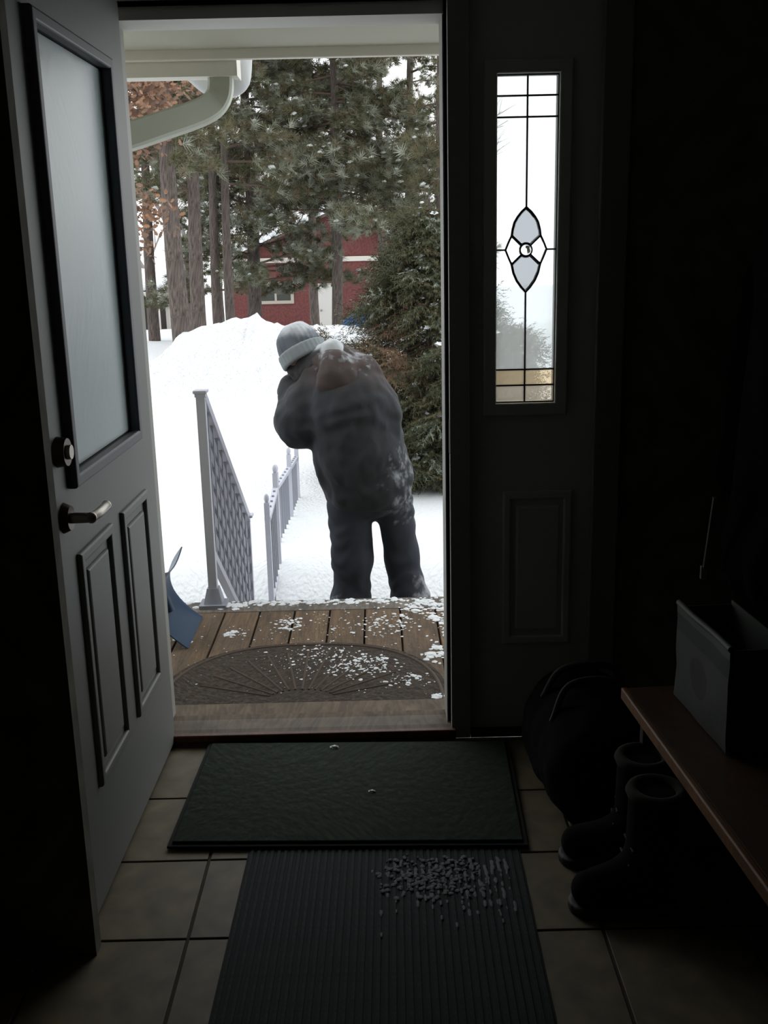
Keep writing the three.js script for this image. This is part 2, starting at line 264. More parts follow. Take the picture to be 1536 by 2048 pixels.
// ---------------------------------------------------------------- eave, gutter, downspout
{
  const r = struct('roof_eave', 'porch eave with grey soffit and white fascia board over the doorway', 'eave');
  part('soffit', bx(-4, 5, 2.182, 2.20, -1.0, -0.18), M.soffit, r);
  part('fascia', rbx(-4, 5, 2.148, 2.34, -1.03, -0.998, 0.004), M.fascia, r);
  part('roof_deck', merge([bar([0.5, 2.36, -1.1], [0.5, 3.2, 1.6], 9, 0.06)]), M.siding, r);
  const sh = merge([bar([0.5, 2.47, -1.12], [0.5, 3.3, 1.6], 9, 0.16)]); part('roof_snow', sh, M.snowPlain, r);
  const g = thing('rain_gutter', 'white rain gutter along the eave, ending above the downspout', 'gutter', [0, 0, 0]);
  const s = new THREE.Shape(); s.moveTo(0, 2.20); s.lineTo(0, 2.098); s.lineTo(0.085, 2.098); s.lineTo(0.105, 2.13); s.lineTo(0.11, 2.18); s.lineTo(0.12, 2.20); s.lineTo(0.114, 2.20); s.lineTo(0.102, 2.18); s.lineTo(0.098, 2.135); s.lineTo(0.08, 2.104); s.lineTo(0.005, 2.104); s.lineTo(0.005, 2.20); s.closePath();
  const eg = new THREE.ExtrudeGeometry(s, { depth: 2.9, bevelEnabled: false }); eg.rotateY(Math.PI / 2); eg.translate(-2.68, 0, -1.034); part('trough', eg, M.fascia, g);
  part('end_cap', bx(0.219, 0.224, 2.098, 2.20, -1.154, -1.034), M.fascia, g);
  const dsp = thing('downspout', 'grey-white rectangular downspout elbowing back from the gutter to the wall', 'downspout');
  const path = new THREE.CatmullRomCurve3([V(0.157, 2.11, -1.087), V(0.157, 2.075, -1.085), V(0.151, 2.04, -1.075), V(0.133, 2.008, -1.055), V(0.103, 1.982, -1.02), V(0.06, 1.958, -0.975), V(-0.02, 1.92, -0.885), V(-0.10, 1.882, -0.795), V(-0.19, 1.845, -0.70)]);
  const N = 40, pos = [], idx = [], hw = 0.052, hd = 0.034, c = 0.01, prof = [[-hw + c, -hd], [hw - c, -hd], [hw, -hd + c], [hw, hd - c], [hw - c, hd], [-hw + c, hd], [-hw, hd - c], [-hw, -hd + c]];
  const frames = [];
  for (let i = 0; i <= N; i++) {
    const t = i / N, p = path.getPointAt(t), T = path.getTangentAt(t), side = V(0.62, 0, -0.78).addScaledVector(T, -T.dot(V(0.62, 0, -0.78))).normalize(), n = side.clone().cross(T).normalize();
    // wide face turned towards the doorway
    const A = V(0, 0, 1).addScaledVector(T, -T.z).normalize(), B = A.clone().cross(T).normalize();
    for (const [u, v] of prof) pos.push(...p.clone().addScaledVector(B, u * 0.85).addScaledVector(A, v).toArray());
    if (i) for (let k = 0; k < 8; k++) { const a = (i - 1) * 8 + k, b = (i - 1) * 8 + (k + 1) % 8; idx.push(a, b, a + 8, b, b + 8, a + 8); }
  }
  const dg = new THREE.BufferGeometry(); dg.setAttribute('position', new THREE.Float32BufferAttribute(pos, 3)); dg.setIndex(idx); const dn = toCreasedNormals(dg, 0.5);
  part('elbow_pipe', dn, mat(0xb9beb0, 0.5), dsp);
  part('pipe', rbx(-0.245, -0.155, -0.1, 1.86, -0.735, -0.67, 0.008), mat(0xb9beb0, 0.5), dsp);
  part('pipe_bracket', bx(-0.25, -0.15, 0.9, 0.93, -0.74, -0.66), M.fascia, dsp);
  // a corner column that the pipe runs down
  const cor = sdfMesh(union([ball([0.13, 2.12, -1.23], 0.075, [1.3, 0.9, 0.8]), ball([0.19, 2.14, -1.22], 0.07, [0.8, 1.0, 0.8]), ball([0.05, 2.15, -1.23], 0.05, [1.6, 0.5, 0.8]), cap([-0.6, 2.22, -1.2], [0.2, 2.21, -1.2], 0.06, 0.06)], 0.05), [-0.75, 2.0, -1.36], [0.35, 2.32, -1.1], 0.014);
  tag(part('snow_cornice', cor, M.snowPlain, scene), 'white lump of snow overhanging the gutter end behind the downspout', 'snow');
}
// ---------------------------------------------------------------- deck and stairs
const DY = -0.06, DE = -1.535;
{
  const d = struct('deck', 'brown wooden porch deck of narrow boards dusted with snow', 'deck');
  const woods = [0x7f6a52, 0x78634b, 0x856f56, 0x735f4a].map((c) => { const m = mat(c, 0.85, { map: grainTex.clone(), bumpMap: bumpTex, bumpScale: 0.002 }); m.map.repeat.set(2.1, 0.7); m.map.offset.set(R(), R()); m.map.needsUpdate = true; return m; });
  const g = rbx(-0.0735, 0.0735, -0.032, 0, DE + 0.15, -0.185, 0.003, 1);
  for (let i = -8; i < 16; i++) { const b = part('plank', g, woods[((i * 7) % 4 + 4) % 4], d); b.position.set(0.004 + 0.1545 * (i + 0.5), DY, 0); }
  part('edge_plank', rbx(-1.25, 2.5, DY - 0.032, DY, DE, DE + 0.144, 0.004, 1), mat(0x8a8580, 0.9, { map: grainTex }), d);
  part('rim_board', bx(-1.25, 2.5, DY - 0.20, DY - 0.034, DE + 0.02, DE + 0.06), woods[3], d);
  part('joist_frame', merge([bx(-1.25, -1.2, DY - 0.2, DY - 0.034, DE + 0.06, -0.2), bx(2.45, 2.5, DY - 0.2, DY - 0.034, DE + 0.06, -0.2), bx(0.3, 0.35, DY - 0.2, DY - 0.034, DE + 0.06, -0.2), bx(1.2, 1.25, DY - 0.2, DY - 0.034, DE + 0.06, -0.2)]), woods[3], d);
  for (const [x, z] of [[-1.2, -1.45], [0.6, -1.45], [2.4, -1.45]]) part('deck_post', bx(x - 0.045, x + 0.045, -0.95, DY - 0.2, z - 0.045, z + 0.045), woods[3], d);
  const s = struct('stairs', 'wooden steps going down from the deck edge under the person', 'stairs');
  for (let i = 0; i < 3; i++) {
    const y = -0.25 - 0.19 * i, z = DE - 0.26 * i;
    part('tread', rbx(-0.0, 1.3, y - 0.035, y, z - (i === 2 ? 0.32 : 0.28), z, 0.004, 1), woods[i], s);
    part('riser', bx(0.0, 1.3, y - 0.19, y - 0.036, z - 0.25, z - 0.23), woods[3], s);
  }
  for (const x of [-0.0, 1.26]) { const st = part('stringer', bar([x + 0.02, -0.2, DE], [x + 0.02, -0.80, DE - 0.80], 0.04, 0.2), woods[3], s); }
}
{
  // half-round coir mat
  const m = thing('door_mat', 'brown half-round coir doormat on the deck outside the door', 'doormat', [0.405, DY, -0.352]);
  const s = new THREE.Shape(); const n = 40; for (let i = 0; i <= n; i++) { const a = Math.PI * i / n, e = 0.8; s[i ? 'lineTo' : 'moveTo'](0.53 * Math.sign(Math.cos(a)) * Math.abs(Math.cos(a)) ** e, 0.60 * Math.sin(a) ** e); } s.closePath();
  const g = boxUV(extr(s, 0.018, 0.004, 2).rotateX(-Math.PI / 2)); const coir = mat(0x4a3c2e, 0.95, { map: fibreTex, bumpMap: bumpTex, bumpScale: 0.006 });
  part('coir_pad', g, coir, m);
  const rim = []; for (let i = 0; i <= 48; i++) { const a = Math.PI * i / 48, e = 0.8; rim.push([0.50 * Math.sign(Math.cos(a)) * Math.abs(Math.cos(a)) ** e, 0.016, -0.02 - 0.555 * Math.sin(a) ** e]); }
  part('rubber_border', tube(rim, 0.007, 80, 6), mat(0x483a2e, 0.8), m);
  const ribs = []; for (let i = -6; i <= 6; i++) { const a = Math.PI / 2 + i * 0.2; ribs.push(cyl([0.12 * Math.cos(a), 0.017, -0.06 - 0.08 * Math.sin(a)], [0.40 * Math.cos(a), 0.017, -0.02 - 0.48 * Math.sin(a)], 0.005, 0.005, 6)); }
  part('sunray_rib', merge(ribs), mat(0x483a2e, 0.9), m);
}
// ---------------------------------------------------------------- snow on the ground
function ground(x, z) {
  let y = -0.82 + 0.42 * sstep(-2.55, -3.35, z) + 0.05 * sstep(-5, -11, z);
  y += -2.6 * sstep(-13, -70, z) * 1.05;
  y += 0.10 * fbm(x * 0.25, 0.3, z * 0.25, 3) * sstep(-2.5, -5, z) + 0.04 * fbm(x * 1.3, 2, z * 1.3, 3);
  y += 0.5 * sstep(1.6, 3.2, Math.abs(x - 0.6)) * sstep(-1.4, -2.4, z) * sstep(-7, -3, z) * 0.4;
  return y;
}
{
  const xs = [], zs = []; for (let i = -60; i <= 60; i++) xs.push(Math.sign(i) * (Math.abs(i) * 0.06 + (Math.abs(i) / 60) ** 3 * 60)); for (let i = 0; i <= 150; i++) zs.push(0.5 - i * 0.06 - (i / 150) ** 3 * 110);
  const pos = [], idx = [], uv = [];
  zs.forEach((z, j) => xs.forEach((x, i) => { pos.push(x, z > -1.4 ? -0.9 : ground(x, z), z); uv.push(x, z); if (i && j) { const w = xs.length, a = (j - 1) * w + i - 1; idx.push(a, a + 1, a + w, a + 1, a + w + 1, a + w); } }));
  const g = new THREE.BufferGeometry(); g.setAttribute('position', new THREE.Float32BufferAttribute(pos, 3)); g.setAttribute('uv', new THREE.Float32BufferAttribute(uv, 2)); g.setIndex(idx); g.computeVertexNormals();
  structMesh('ground', g, M.snow, 'bright snow covering the yard beyond the deck', 'snowy ground');
  // ploughed bank
  const pos2 = [], idx2 = [], uv2 = [], nx = 110, nz = 44;
  const crest = [[-3.3, -0.5], [-2.9, -0.35], [-2.6, -0.02], [-2.3, 0.12], [-2.0, 0.36], [-1.7, 0.46], [-1.5, 0.52], [-1.3, 0.55], [-1.12, 0.52], [-0.98, 0.62], [-0.86, 0.50], [-0.66, 0.48], [-0.3, 0.42], [0.4, 0.4], [1.2, 0.3], [2.0, 0.25], [2.8, 0.0], [3.6, -0.5]];
  const top = (x) => { for (let i = 1; i < crest.length; i++) if (x <= crest[i][0]) { const t = (x - crest[i - 1][0]) / (crest[i][0] - crest[i - 1][0]); return crest[i - 1][1] + (crest[i][1] - crest[i - 1][1]) * (t * t * (3 - 2 * t)); } return -0.5; };
  for (let j = 0; j <= nz; j++) for (let i = 0; i <= nx; i++) {
    const x = -3.3 + 6.9 * i / nx, t = j / nz * 2 - 1, z = -12 + t * 1.9, base = ground(x, z) - 0.06;
    const s = Math.max(0, 1 - Math.abs(t) ** 1.6), l = fbm(x * 2.2, 1, z * 2.2, 4) * 0.4 + fbm(x * 5, 4, z * 5, 3) * 0.3;
    pos2.push(x, base + (top(x) - base) * s ** 1.05 + l * s * (1 - 0.6 * s), z); uv2.push(x, z);
    if (i && j) { const w = nx + 1, a = (j - 1) * w + i - 1; idx2.push(a, a + w, a + 1, a + 1, a + w, a + w + 1); }
  }
  const b = new THREE.BufferGeometry(); b.setAttribute('position', new THREE.Float32BufferAttribute(pos2, 3)); b.setAttribute('uv', new THREE.Float32BufferAttribute(uv2, 2)); b.setIndex(idx2); b.computeVertexNormals();
  tag(part('snow_bank', b, mat(0xdde0e3, 0.9, { bumpMap: bumpTex, bumpScale: 0.03 }), scene), 'lumpy ploughed bank of snow in front of the pine trunks', 'snow bank');
}
// loose snow flakes and clumps on deck and mat
{
  const base = new THREE.IcosahedronGeometry(1, 1), list = [], r = rng(77);
  const add = (x, z, s, y = DY) => { const g = base.clone(), p = g.attributes.position, k = r() * 50; for (let i = 0; i < p.count; i++) { const n = 1 + 0.5 * noise(p.getX(i) * 1.3 + k, p.getY(i) * 1.3, p.getZ(i) * 1.3); p.setXYZ(i, p.getX(i) * n, p.getY(i) * n, p.getZ(i) * n); } g.computeVertexNormals(); s *= 0.58; g.scale(s, Math.min(0.006, s * rr(0.2, 0.3, r)), s * rr(0.6, 1.5, r)); g.rotateY(r() * 6.3); g.translate(x, y + 0.001, z); list.push(g); };
  const gauss = () => (r() + r() + r() - 1.5) * 0.9;
  const onMat = (x, z) => z < -0.36 && ((x - 0.405) / 0.52) ** 2 + ((z + 0.352) / 0.59) ** 2 < 1;
  const cloud = (cx, cz, sx, sz, n, s0, s1) => { for (let i = 0; i < n; i++) { const x = cx + gauss() * sx, z = cz + gauss() * sz; if (z < DE + 0.01 || z > -0.36 || (x > -0.13 && x < -0.0 && z < -1.46)) continue; add(x, z, rr(s0, s1, r) * (0.4 + r() * r()), onMat(x, z) ? DY + 0.018 : DY); } };
  cloud(0.35, -1.50, 0.6, 0.05, 260, 0.01, 0.035); cloud(0.95, -1.42, 0.25, 0.12, 200, 0.008, 0.035); cloud(0.03, -1.47, 0.06, 0.06, 30, 0.015, 0.04);
  cloud(-0.16, -1.12, 0.07, 0.09, 40, 0.01, 0.03); cloud(0.08, -1.13, 0.06, 0.06, 25, 0.008, 0.025); cloud(0.3, -1.22, 0.07, 0.08, 40, 0.008, 0.028);
  cloud(0.72, -1.2, 0.18, 0.18, 90, 0.006, 0.022); cloud(0.9, -0.86, 0.06, 0.1, 40, 0.01, 0.035); cloud(0.98, -1.15, 0.09, 0.2, 70, 0.008, 0.03); cloud(0.89, -0.41, 0.03, 0.02, 14, 0.012, 0.026);
  cloud(0.45, -0.8, 0.2, 0.22, 170, 0.003, 0.013); cloud(0.62, -0.70, 0.14, 0.12, 190, 0.004, 0.017); cloud(0.78, -0.56, 0.1, 0.06, 60, 0.004, 0.016); cloud(0.3, -0.9, 0.6, 0.5, 200, 0.002, 0.009); cloud(0.5, -1.2, 0.5, 0.25, 160, 0.003, 0.012);
  const o = part('loose_snow', merge(list), M.snowPlain, scene); tag(o, 'scattered clumps of snow on the deck boards and doormat', 'snow'); o.userData.kind = 'stuff';
}
// ---------------------------------------------------------------- railings
{
  const a = thing('stair_railing', 'grey metal railing of the steps with a capped post at the deck edge', 'railing', [-0.06, DY, -1.49]);
  const o = [0.06, -DY, 1.49], q = (x, y, z) => [x + o[0], y + o[1], z + o[2]];
  const x0 = -0.06, x1 = -0.03, zA = -1.49, zB = -2.52, yA = 0.905, yB = 0.075, lerp = (t, dy = 0) => q(x0 + (x1 - x0) * t, yA + (yB - yA) * t + dy, zA + (zB - zA) * t);
  part('post', merge([bar(q(x0, DY, zA), q(x0, 0.90, zA), 0.038)]), M.rail, a);
  part('post_cap', merge([rbx(x0 + o[0] - 0.03, x0 + o[0] + 0.03, 0.90 + o[1], 0.915 + o[1], zA + o[2] - 0.03, zA + o[2] + 0.03, 0.005), bx(x0 + o[0] - 0.023, x0 + o[0] + 0.023, 0.885 + o[1], 0.90 + o[1], zA + o[2] - 0.023, zA + o[2] + 0.023)]), M.rail, a);
  part('post_base', merge([new THREE.CylinderGeometry(0.036, 0.058, 0.07, 4, 1).rotateY(Math.PI / 4).translate(x0 + o[0], DY + o[1] + 0.05, zA + o[2]), bx(x0 + o[0] - 0.06, x0 + o[0] + 0.06, DY + o[1], DY + o[1] + 0.016, zA + o[2] - 0.045, zA + o[2] + 0.06)]), M.railDark, a);
  part('post', bar(q(x1, -0.85, zB), q(x1, 0.085, zB), 0.036), M.rail, a); part('post_cap', rbx(x1 + o[0] - 0.036, x1 + o[0] + 0.036, 0.085 + o[1], 0.10 + o[1], zB + o[2] - 0.036, zB + o[2] + 0.036, 0.005), M.rail, a);
  part('top_rail', bar(lerp(0.01, -0.01), lerp(1), 0.042, 0.035), M.rail, a);
  part('bottom_rail', bar(lerp(0.01, -0.72), lerp(1, -0.72), 0.036, 0.03), M.rail, a);
  for (let i = 1; i < 11; i++) part('baluster', bar(lerp(i / 11, -0.02), lerp(i / 11, -0.72), 0.018), M.railDark, a);
  for (let i = 1; i < 7; i++) part('slanting_bar', bar(lerp(0.02, -0.1 * i), lerp(0.99, -0.1 * i), 0.012, 0.045), M.railDark, a);
  // two short lengths further along the path, half sunk in the snow
  const seg = (label, zs, xs, tops, group) => {
    const t = thing('path_railing', label, 'railing', [xs[0], ground(xs[0], zs[0]) - 0.02, zs[0]], 0, 'low railings along the path'), b = [xs[0], ground(xs[0], zs[0]) - 0.02, zs[0]], p = (x, y, z) => [x - b[0], y - b[1], z - b[2]];
    const n = zs.length - 1;
    for (let i = 0; i <= n; i++) {
      part('post', bar(p(xs[i], -0.9, zs[i]), p(xs[i], tops[i] + 0.1, zs[i]), 0.03), M.rail, t);
      part('finial', new THREE.SphereGeometry(0.02, 10, 8).scale(0.8, 1.4, 0.8).translate(...p(xs[i], tops[i] + 0.125, zs[i])), M.rail, t);
      if (i) {
        const A = [xs[i - 1], tops[i - 1], zs[i - 1]], B = [xs[i], tops[i], zs[i]];
        part('top_rail', bar(p(...A), p(...B), 0.035, 0.025), M.rail, t); part('bottom_rail', bar(p(A[0], A[1] - 0.5, A[2]), p(B[0], B[1] - 0.5, B[2]), 0.025, 0.02), M.rail, t);
        for (let k = 1; k < 6; k++) { const x = A[0] + (B[0] - A[0]) * k / 6, y = A[1] + (B[1] - A[1]) * k / 6, z = A[2] + (B[2] - A[2]) * k / 6; part('baluster', bar(p(x, y - 0.6, z), p(x, y + 0.02, z), 0.014), M.railDark, t); }
      }
    }
  };
  seg('nearer low length of grey railing sunk in snow left of the person', [-2.86, -3.3], [0.045, 0.055], [-0.02, 0.06]);
  seg('farther low length of grey railing sunk in snow beside the path', [-3.7, -4.3, -4.9], [0.02, 0.055, 0.062], [-0.02, -0.02, -0.06]);
}
// ---------------------------------------------------------------- snow shovel
{
  const s = thing('snow_shovel', 'blue snow shovel resting on the deck behind the open door', 'shovel', [-0.085, DY, -1.14]);
  const nu = 14, nv = 16, pos = [], idx = [];
  const P = (u, v, off) => [-0.13 * Math.sin(2.6 * v) + off, 0.004 + 0.29 * v ** 1.1 + 0.03 * (2 * u - 1) ** 2 * v, (u - 0.5) * 0.37];
  for (const off of [0, -0.006]) for (let j = 0; j <= nv; j++) for (let i = 0; i <= nu; i++) pos.push(...P(i / nu, j / nv, off));
  const w = nu + 1, n = w * (nv + 1);
  for (let j = 0; j < nv; j++) for (let i = 0; i < nu; i++) { const a = j * w + i; idx.push(a, a + w, a + 1, a + 1, a + w, a + w + 1, n + a, n + a + 1, n + a + w, n + a + 1, n + a + w + 1, n + a + w); }
  for (let j = 0; j < nv; j++) for (const i of [0, nu]) { const a = j * w + i; idx.push(a, a + n, a + w, a + w, a + n, a + n + w); }
  for (let i = 0; i < nu; i++) for (const j of [0, nv]) { const a = j * w + i; idx.push(a, a + 1, a + n, a + 1, a + n + 1, a + n); }
  const g = new THREE.BufferGeometry(); g.setAttribute('position', new THREE.Float32BufferAttribute(pos, 3)); g.setIndex(idx); g.computeVertexNormals();
  part('blade', g, mat(0x1d3852, 0.45), s);
  part('shaft', cyl([-0.12, 0.18, 0], [-0.42, 1.2, 0.06], 0.014, 0.013, 12, true), mat(0x8c6a44, 0.6), s);
  part('grip', tube([[-0.45, 1.31, 0.0], [-0.435, 1.25, 0.015], [-0.42, 1.19, 0.06], [-0.435, 1.25, 0.105], [-0.45, 1.31, 0.12], [-0.452, 1.32, 0.06], [-0.45, 1.31, 0.0]], 0.011, 40, 8), M.black, s);
  part('socket', cyl([-0.10, 0.10, 0], [-0.17, 0.34, 0.01], 0.02, 0.017, 12, true), mat(0x1d3852, 0.45), s);
}
// ---------------------------------------------------------------- the person on the steps
{
  const B = [0.67, -0.63, -2.15], zo = -2.15;
  const person = thing('person', 'person in knit hat and bulky dark winter clothes, bent over on the steps', 'person', B);
  const loc = (g) => g.translate(-B[0], -B[1], -B[2]);
  const p = (x, y, z = 0) => [x, y, zo + z];
  // head frame
  const up = V(-0.42, 0.86, -0.28).normalize(), fw = V(-0.45, -0.45, -0.75); fw.addScaledVector(up, -fw.dot(up)).normalize(); const sd = up.clone().cross(fw).normalize();
  const hc = V(0.325, 0.995, zo - 0.13), H = (u, f, s = 0) => hc.clone().addScaledVector(up, u).addScaledVector(fw, f).addScaledVector(sd, s).toArray();
  // body under the clothes, one continuous surface with face and hands
  const bodyList = [
    cap(p(0.63, 0.35), p(0.58, 0.62), 0.13, 0.15), cap(p(0.58, 0.62), p(0.52, 0.86, -0.05), 0.15, 0.11), cap(p(0.50, 0.88, -0.06), H(-0.06, -0.02), 0.06, 0.055),
    cap(p(0.44, 0.86, -0.06), p(0.30, 0.67, -0.02), 0.055, 0.045), cap(p(0.30, 0.67, -0.02), p(0.262, 0.83, -0.23), 0.045, 0.032),
    cap(p(0.62, 0.87, -0.03), p(0.72, 0.69, 0.02), 0.055, 0.045), cap(p(0.72, 0.69, 0.02), p(0.63, 0.60, -0.30), 0.045, 0.032),
    cap(p(0.55, 0.26), p(0.548, -0.06, 0.02), 0.075, 0.06), cap(p(0.545, -0.06, 0.02), p(0.53, -0.50, 0.03), 0.06, 0.045), cap(p(0.755, 0.27), p(0.805, -0.05, -0.02), 0.07, 0.055), cap(p(0.805, -0.05, -0.02), p(0.855, -0.50, 0.03), 0.055, 0.045),
  ];
  const headList = [ball(H(0.02, 0), 0.098), cap(H(-0.03, 0.03), H(-0.075, 0.055), 0.07, 0.05), cap(H(-0.01, 0.10), H(-0.035, 0.115), 0.012, 0.016), cap(H(-0.065, 0.098, -0.02), H(-0.065, 0.098, 0.02), 0.012, 0.012), cap(H(0.015, 0.092, -0.04), H(0.015, 0.092, 0.04), 0.014, 0.014), ball(H(-0.02, -0.005, 0.095), 0.02), ball(H(-0.02, -0.005, -0.095), 0.02)];
  const hand = (w, dir, nrm, th) => {    // wrist, pointing direction, back-of-hand normal, thumb side
    const D = V(...dir).normalize(), N = V(...nrm), T = N.clone().addScaledVector(D, -N.dot(D)).normalize(), S = D.clone().cross(T).multiplyScalar(th), W = V(...w), at = (d, s, t) => W.clone().addScaledVector(D, d).addScaledVector(S, s).addScaledVector(T, t).toArray(), l = [cap(at(0, 0, 0), at(0.075, -0.012, 0), 0.032, 0.03), cap(at(0.03, 0.02, 0), at(0.08, 0.022, 0), 0.022, 0.02), cap(at(0.03, -0.022, 0), at(0.078, -0.028, 0), 0.022, 0.019)];
    [[0.026, 0.04, 0.034], [0.009, 0.046, 0.038], [-0.009, 0.043, 0.035], [-0.027, 0.033, 0.028]].forEach(([s, a, b]) => { l.push(cap(at(0.085, s, 0), at(0.085 + a * 0.8, s, -a * 0.6), 0.0115, 0.0105), cap(at(0.085 + a * 0.8, s, -a * 0.6), at(0.085 + a * 0.5, s, -a * 0.6 - b), 0.0105, 0.0095)); });
    l.push(cap(at(0.02, 0.03, -0.005), at(0.055, 0.05, -0.03), 0.014, 0.0125), cap(at(0.055, 0.05, -0.03), at(0.075, 0.035, -0.055), 0.0125, 0.011)); return l;
  };
  const hL = hand(p(0.258, 0.84, -0.24), [0.15, 0.35, -0.6], [-0.8, 0.3, 0.1], 1), hR = hand(p(0.63, 0.60, -0.30), [-0.6, 0.05, -0.6], [0.3, -0.2, 0.8], -1);
  const body = union([...bodyList], 0.04), head = union(headList, 0.03), all = (x, y, z) => smin(body(x, y, z), head(x, y, z), 0.02);
  const skin = mat(0x7a5a4e, 0.6), g1 = sdfMesh(all, [0.1, -0.6, zo - 0.5], [1.0, 1.2, zo + 0.2], 0.013);
  part('body', loc(g1), skin, person, 'face turned away and down');
  // clothing
  const dust = (x, y, z, spots, n) => { let d = 0; for (const [sx, sy, r, k] of spots) d = Math.max(d, k * (1 - Math.hypot(x - sx, (y - sy)) / r)); const f = fbm(x * 26, y * 26, z * 26, 4) + 0.35 * fbm(x * 70, y * 70, z * 70, 2); return d <= 0 ? 0 : clamp((d + f * 1.1 - 0.28) * 2.2); };
  const mix3 = (a, b, t) => [0, 1, 2].map((k) => a[k] + (b[k] - a[k]) * t);
  const lin = (h) => { const c = new THREE.Color(h); return [c.r, c.g, c.b]; };
  const snowC = lin(0x8d9196), coatC = lin(0x2a2d31), coatB = lin(0x403634), pantC = lin(0x333841), pantS = lin(0x7c7f84);
  const coatU = union([
    cap(p(0.64, 0.36), p(0.60, 0.50), 0.23, 0.225), cap(p(0.60, 0.50), p(0.565, 0.72, -0.02), 0.225, 0.225), cap(p(0.565, 0.72, -0.02), p(0.515, 0.90, -0.05), 0.22, 0.13),
    cap(p(0.44, 0.88, -0.07), p(0.61, 0.90, -0.05), 0.10, 0.085),
    cap(p(0.42, 0.85, -0.06), p(0.312, 0.66, -0.02), 0.10, 0.13), cap(p(0.312, 0.65, -0.02), p(0.262, 0.80, -0.20), 0.105, 0.072),
    cap(p(0.63, 0.86, -0.03), p(0.735, 0.68, 0.03), 0.085, 0.066), cap(p(0.735, 0.68, 0.03), p(0.64, 0.60, -0.27), 0.075, 0.058),
  ], 0.045);
  const coatF = (x, y, z) => { const w = 0.010 * noise(x * 11, y * 7, z * 11) + 0.006 * noise(x * 25 + 4, y * 18, z * 25) + 0.0035 * Math.sin(y * 46 + x * 18 + 7 * noise(x * 5, y * 5, z * 5)); return Math.max(coatU(x, y, z) + w, 0.235 - y + 0.012 * noise(x * 8, 1, z * 8)); };
  const gc = sdfMesh(coatF, [0.1, 0.15, zo - 0.48], [0.95, 1.12, zo + 0.32], 0.011, (x, y, z, nx, ny) => mix3(mix3(coatC, coatB, sstep(0.78, 0.95, y + 0.08 * noise(x * 9, y * 9, z * 9))), snowC, dust(x, y, z, [[0.82, 0.42, 0.15, 0.38], [0.86, 0.30, 0.13, 0.45], [0.60, 0.97, 0.10, 0.55], [0.45, 0.96, 0.08, 0.3]])));
  const coat = part('coat', loc(gc), mat(0xffffff, 0.9, { vertexColors: true }), person, 'bulky dark grey-brown winter coat dusted with snow');
  const hood = sdfMesh((x, y, z) => union([cap(p(0.42, 0.955, -0.03), p(0.50, 0.95, 0.05), 0.055, 0.06), cap(p(0.50, 0.95, 0.05), p(0.61, 0.92, 0.02), 0.06, 0.05), ball(p(0.51, 0.875, 0.10), 0.10, [1.05, 0.95, 0.62])], 0.04)(x, y, z) + 0.008 * noise(x * 18, y * 18, z * 18), [0.3, 0.72, zo - 0.15], [0.72, 1.1, zo + 0.28], 0.009, (x, y, z) => mix3(lin(0x443a38), snowC, dust(x, y, z, [[0.58, 0.98, 0.08, 0.6], [0.44, 0.99, 0.06, 0.5]])));
  part('hood', loc(hood), mat(0xffffff, 0.9, { vertexColors: true }), coat, 'folded dark brown hood');
  const scarf = sdfMesh((x, y, z) => union([cap(p(0.42, 0.985, -0.05), p(0.485, 1.005, -0.01), 0.045, 0.05), cap(p(0.485, 1.005, -0.01), p(0.515, 0.975, 0.02), 0.05, 0.03), cap(p(0.40, 0.94, -0.06), p(0.325, 0.915, -0.16), 0.075, 0.085)], 0.03)(x, y, z) + 0.008 * noise(x * 28, y * 28, z * 28), [0.2, 0.78, zo - 0.36], [0.62, 1.12, zo + 0.12], 0.009, (x, y, z) => mix3(lin(0x3a393b), lin(0xb4b8bb), sstep(0.99, 1.02, y + (x - 0.45) * 0.2 + 0.05 * noise(x * 20, y * 20, z * 20))));
  part('scarf', loc(scarf), mat(0xffffff, 0.95, { vertexColors: true }), person, 'pale snowy scarf at the neck');
  const pantU = union([
    cap(p(0.64, 0.36), p(0.66, 0.345), 0.20, 0.19), cap(p(0.545, 0.24), p(0.55, -0.06, 0.02), 0.115, 0.10), cap(p(0.555, -0.06, 0.02), p(0.535, -0.30, 0.02), 0.10, 0.088), cap(p(0.535, -0.28, 0.02), p(0.525, -0.55, 0.02), 0.102, 0.112),
    cap(p(0.765, 0.25), p(0.805, -0.05, -0.02), 0.10, 0.083), cap(p(0.80, -0.05, -0.02), p(0.845, -0.28, 0.0), 0.083, 0.098), cap(p(0.845, -0.28, 0), p(0.865, -0.55, 0.02), 0.098, 0.112)], 0.03);
  const pantF = (x, y, z) => Math.max(pantU(x, y, z) + 0.008 * noise(x * 12, y * 9, z * 12) + 0.003 * Math.sin(y * 60 + 9 * noise(x * 6, y * 4, z * 6)), -0.57 - y);
  const gp = sdfMesh(pantF, [0.36, -0.64, zo - 0.28], [1.02, 0.44, zo + 0.28], 0.011, (x, y, z) => mix3(pantC, snowC, dust(x, y, z, [[0.94, -0.22, 0.12, 0.75], [0.84, 0.22, 0.12, 0.5], [0.46, -0.28, 0.12, 0.3], [0.55, -0.4, 0.1, 0.4], [0.9, -0.4, 0.12, 0.6]])));
  part('trousers', loc(gp), mat(0xffffff, 0.9, { vertexColors: true }), person, 'baggy grey snow trousers');
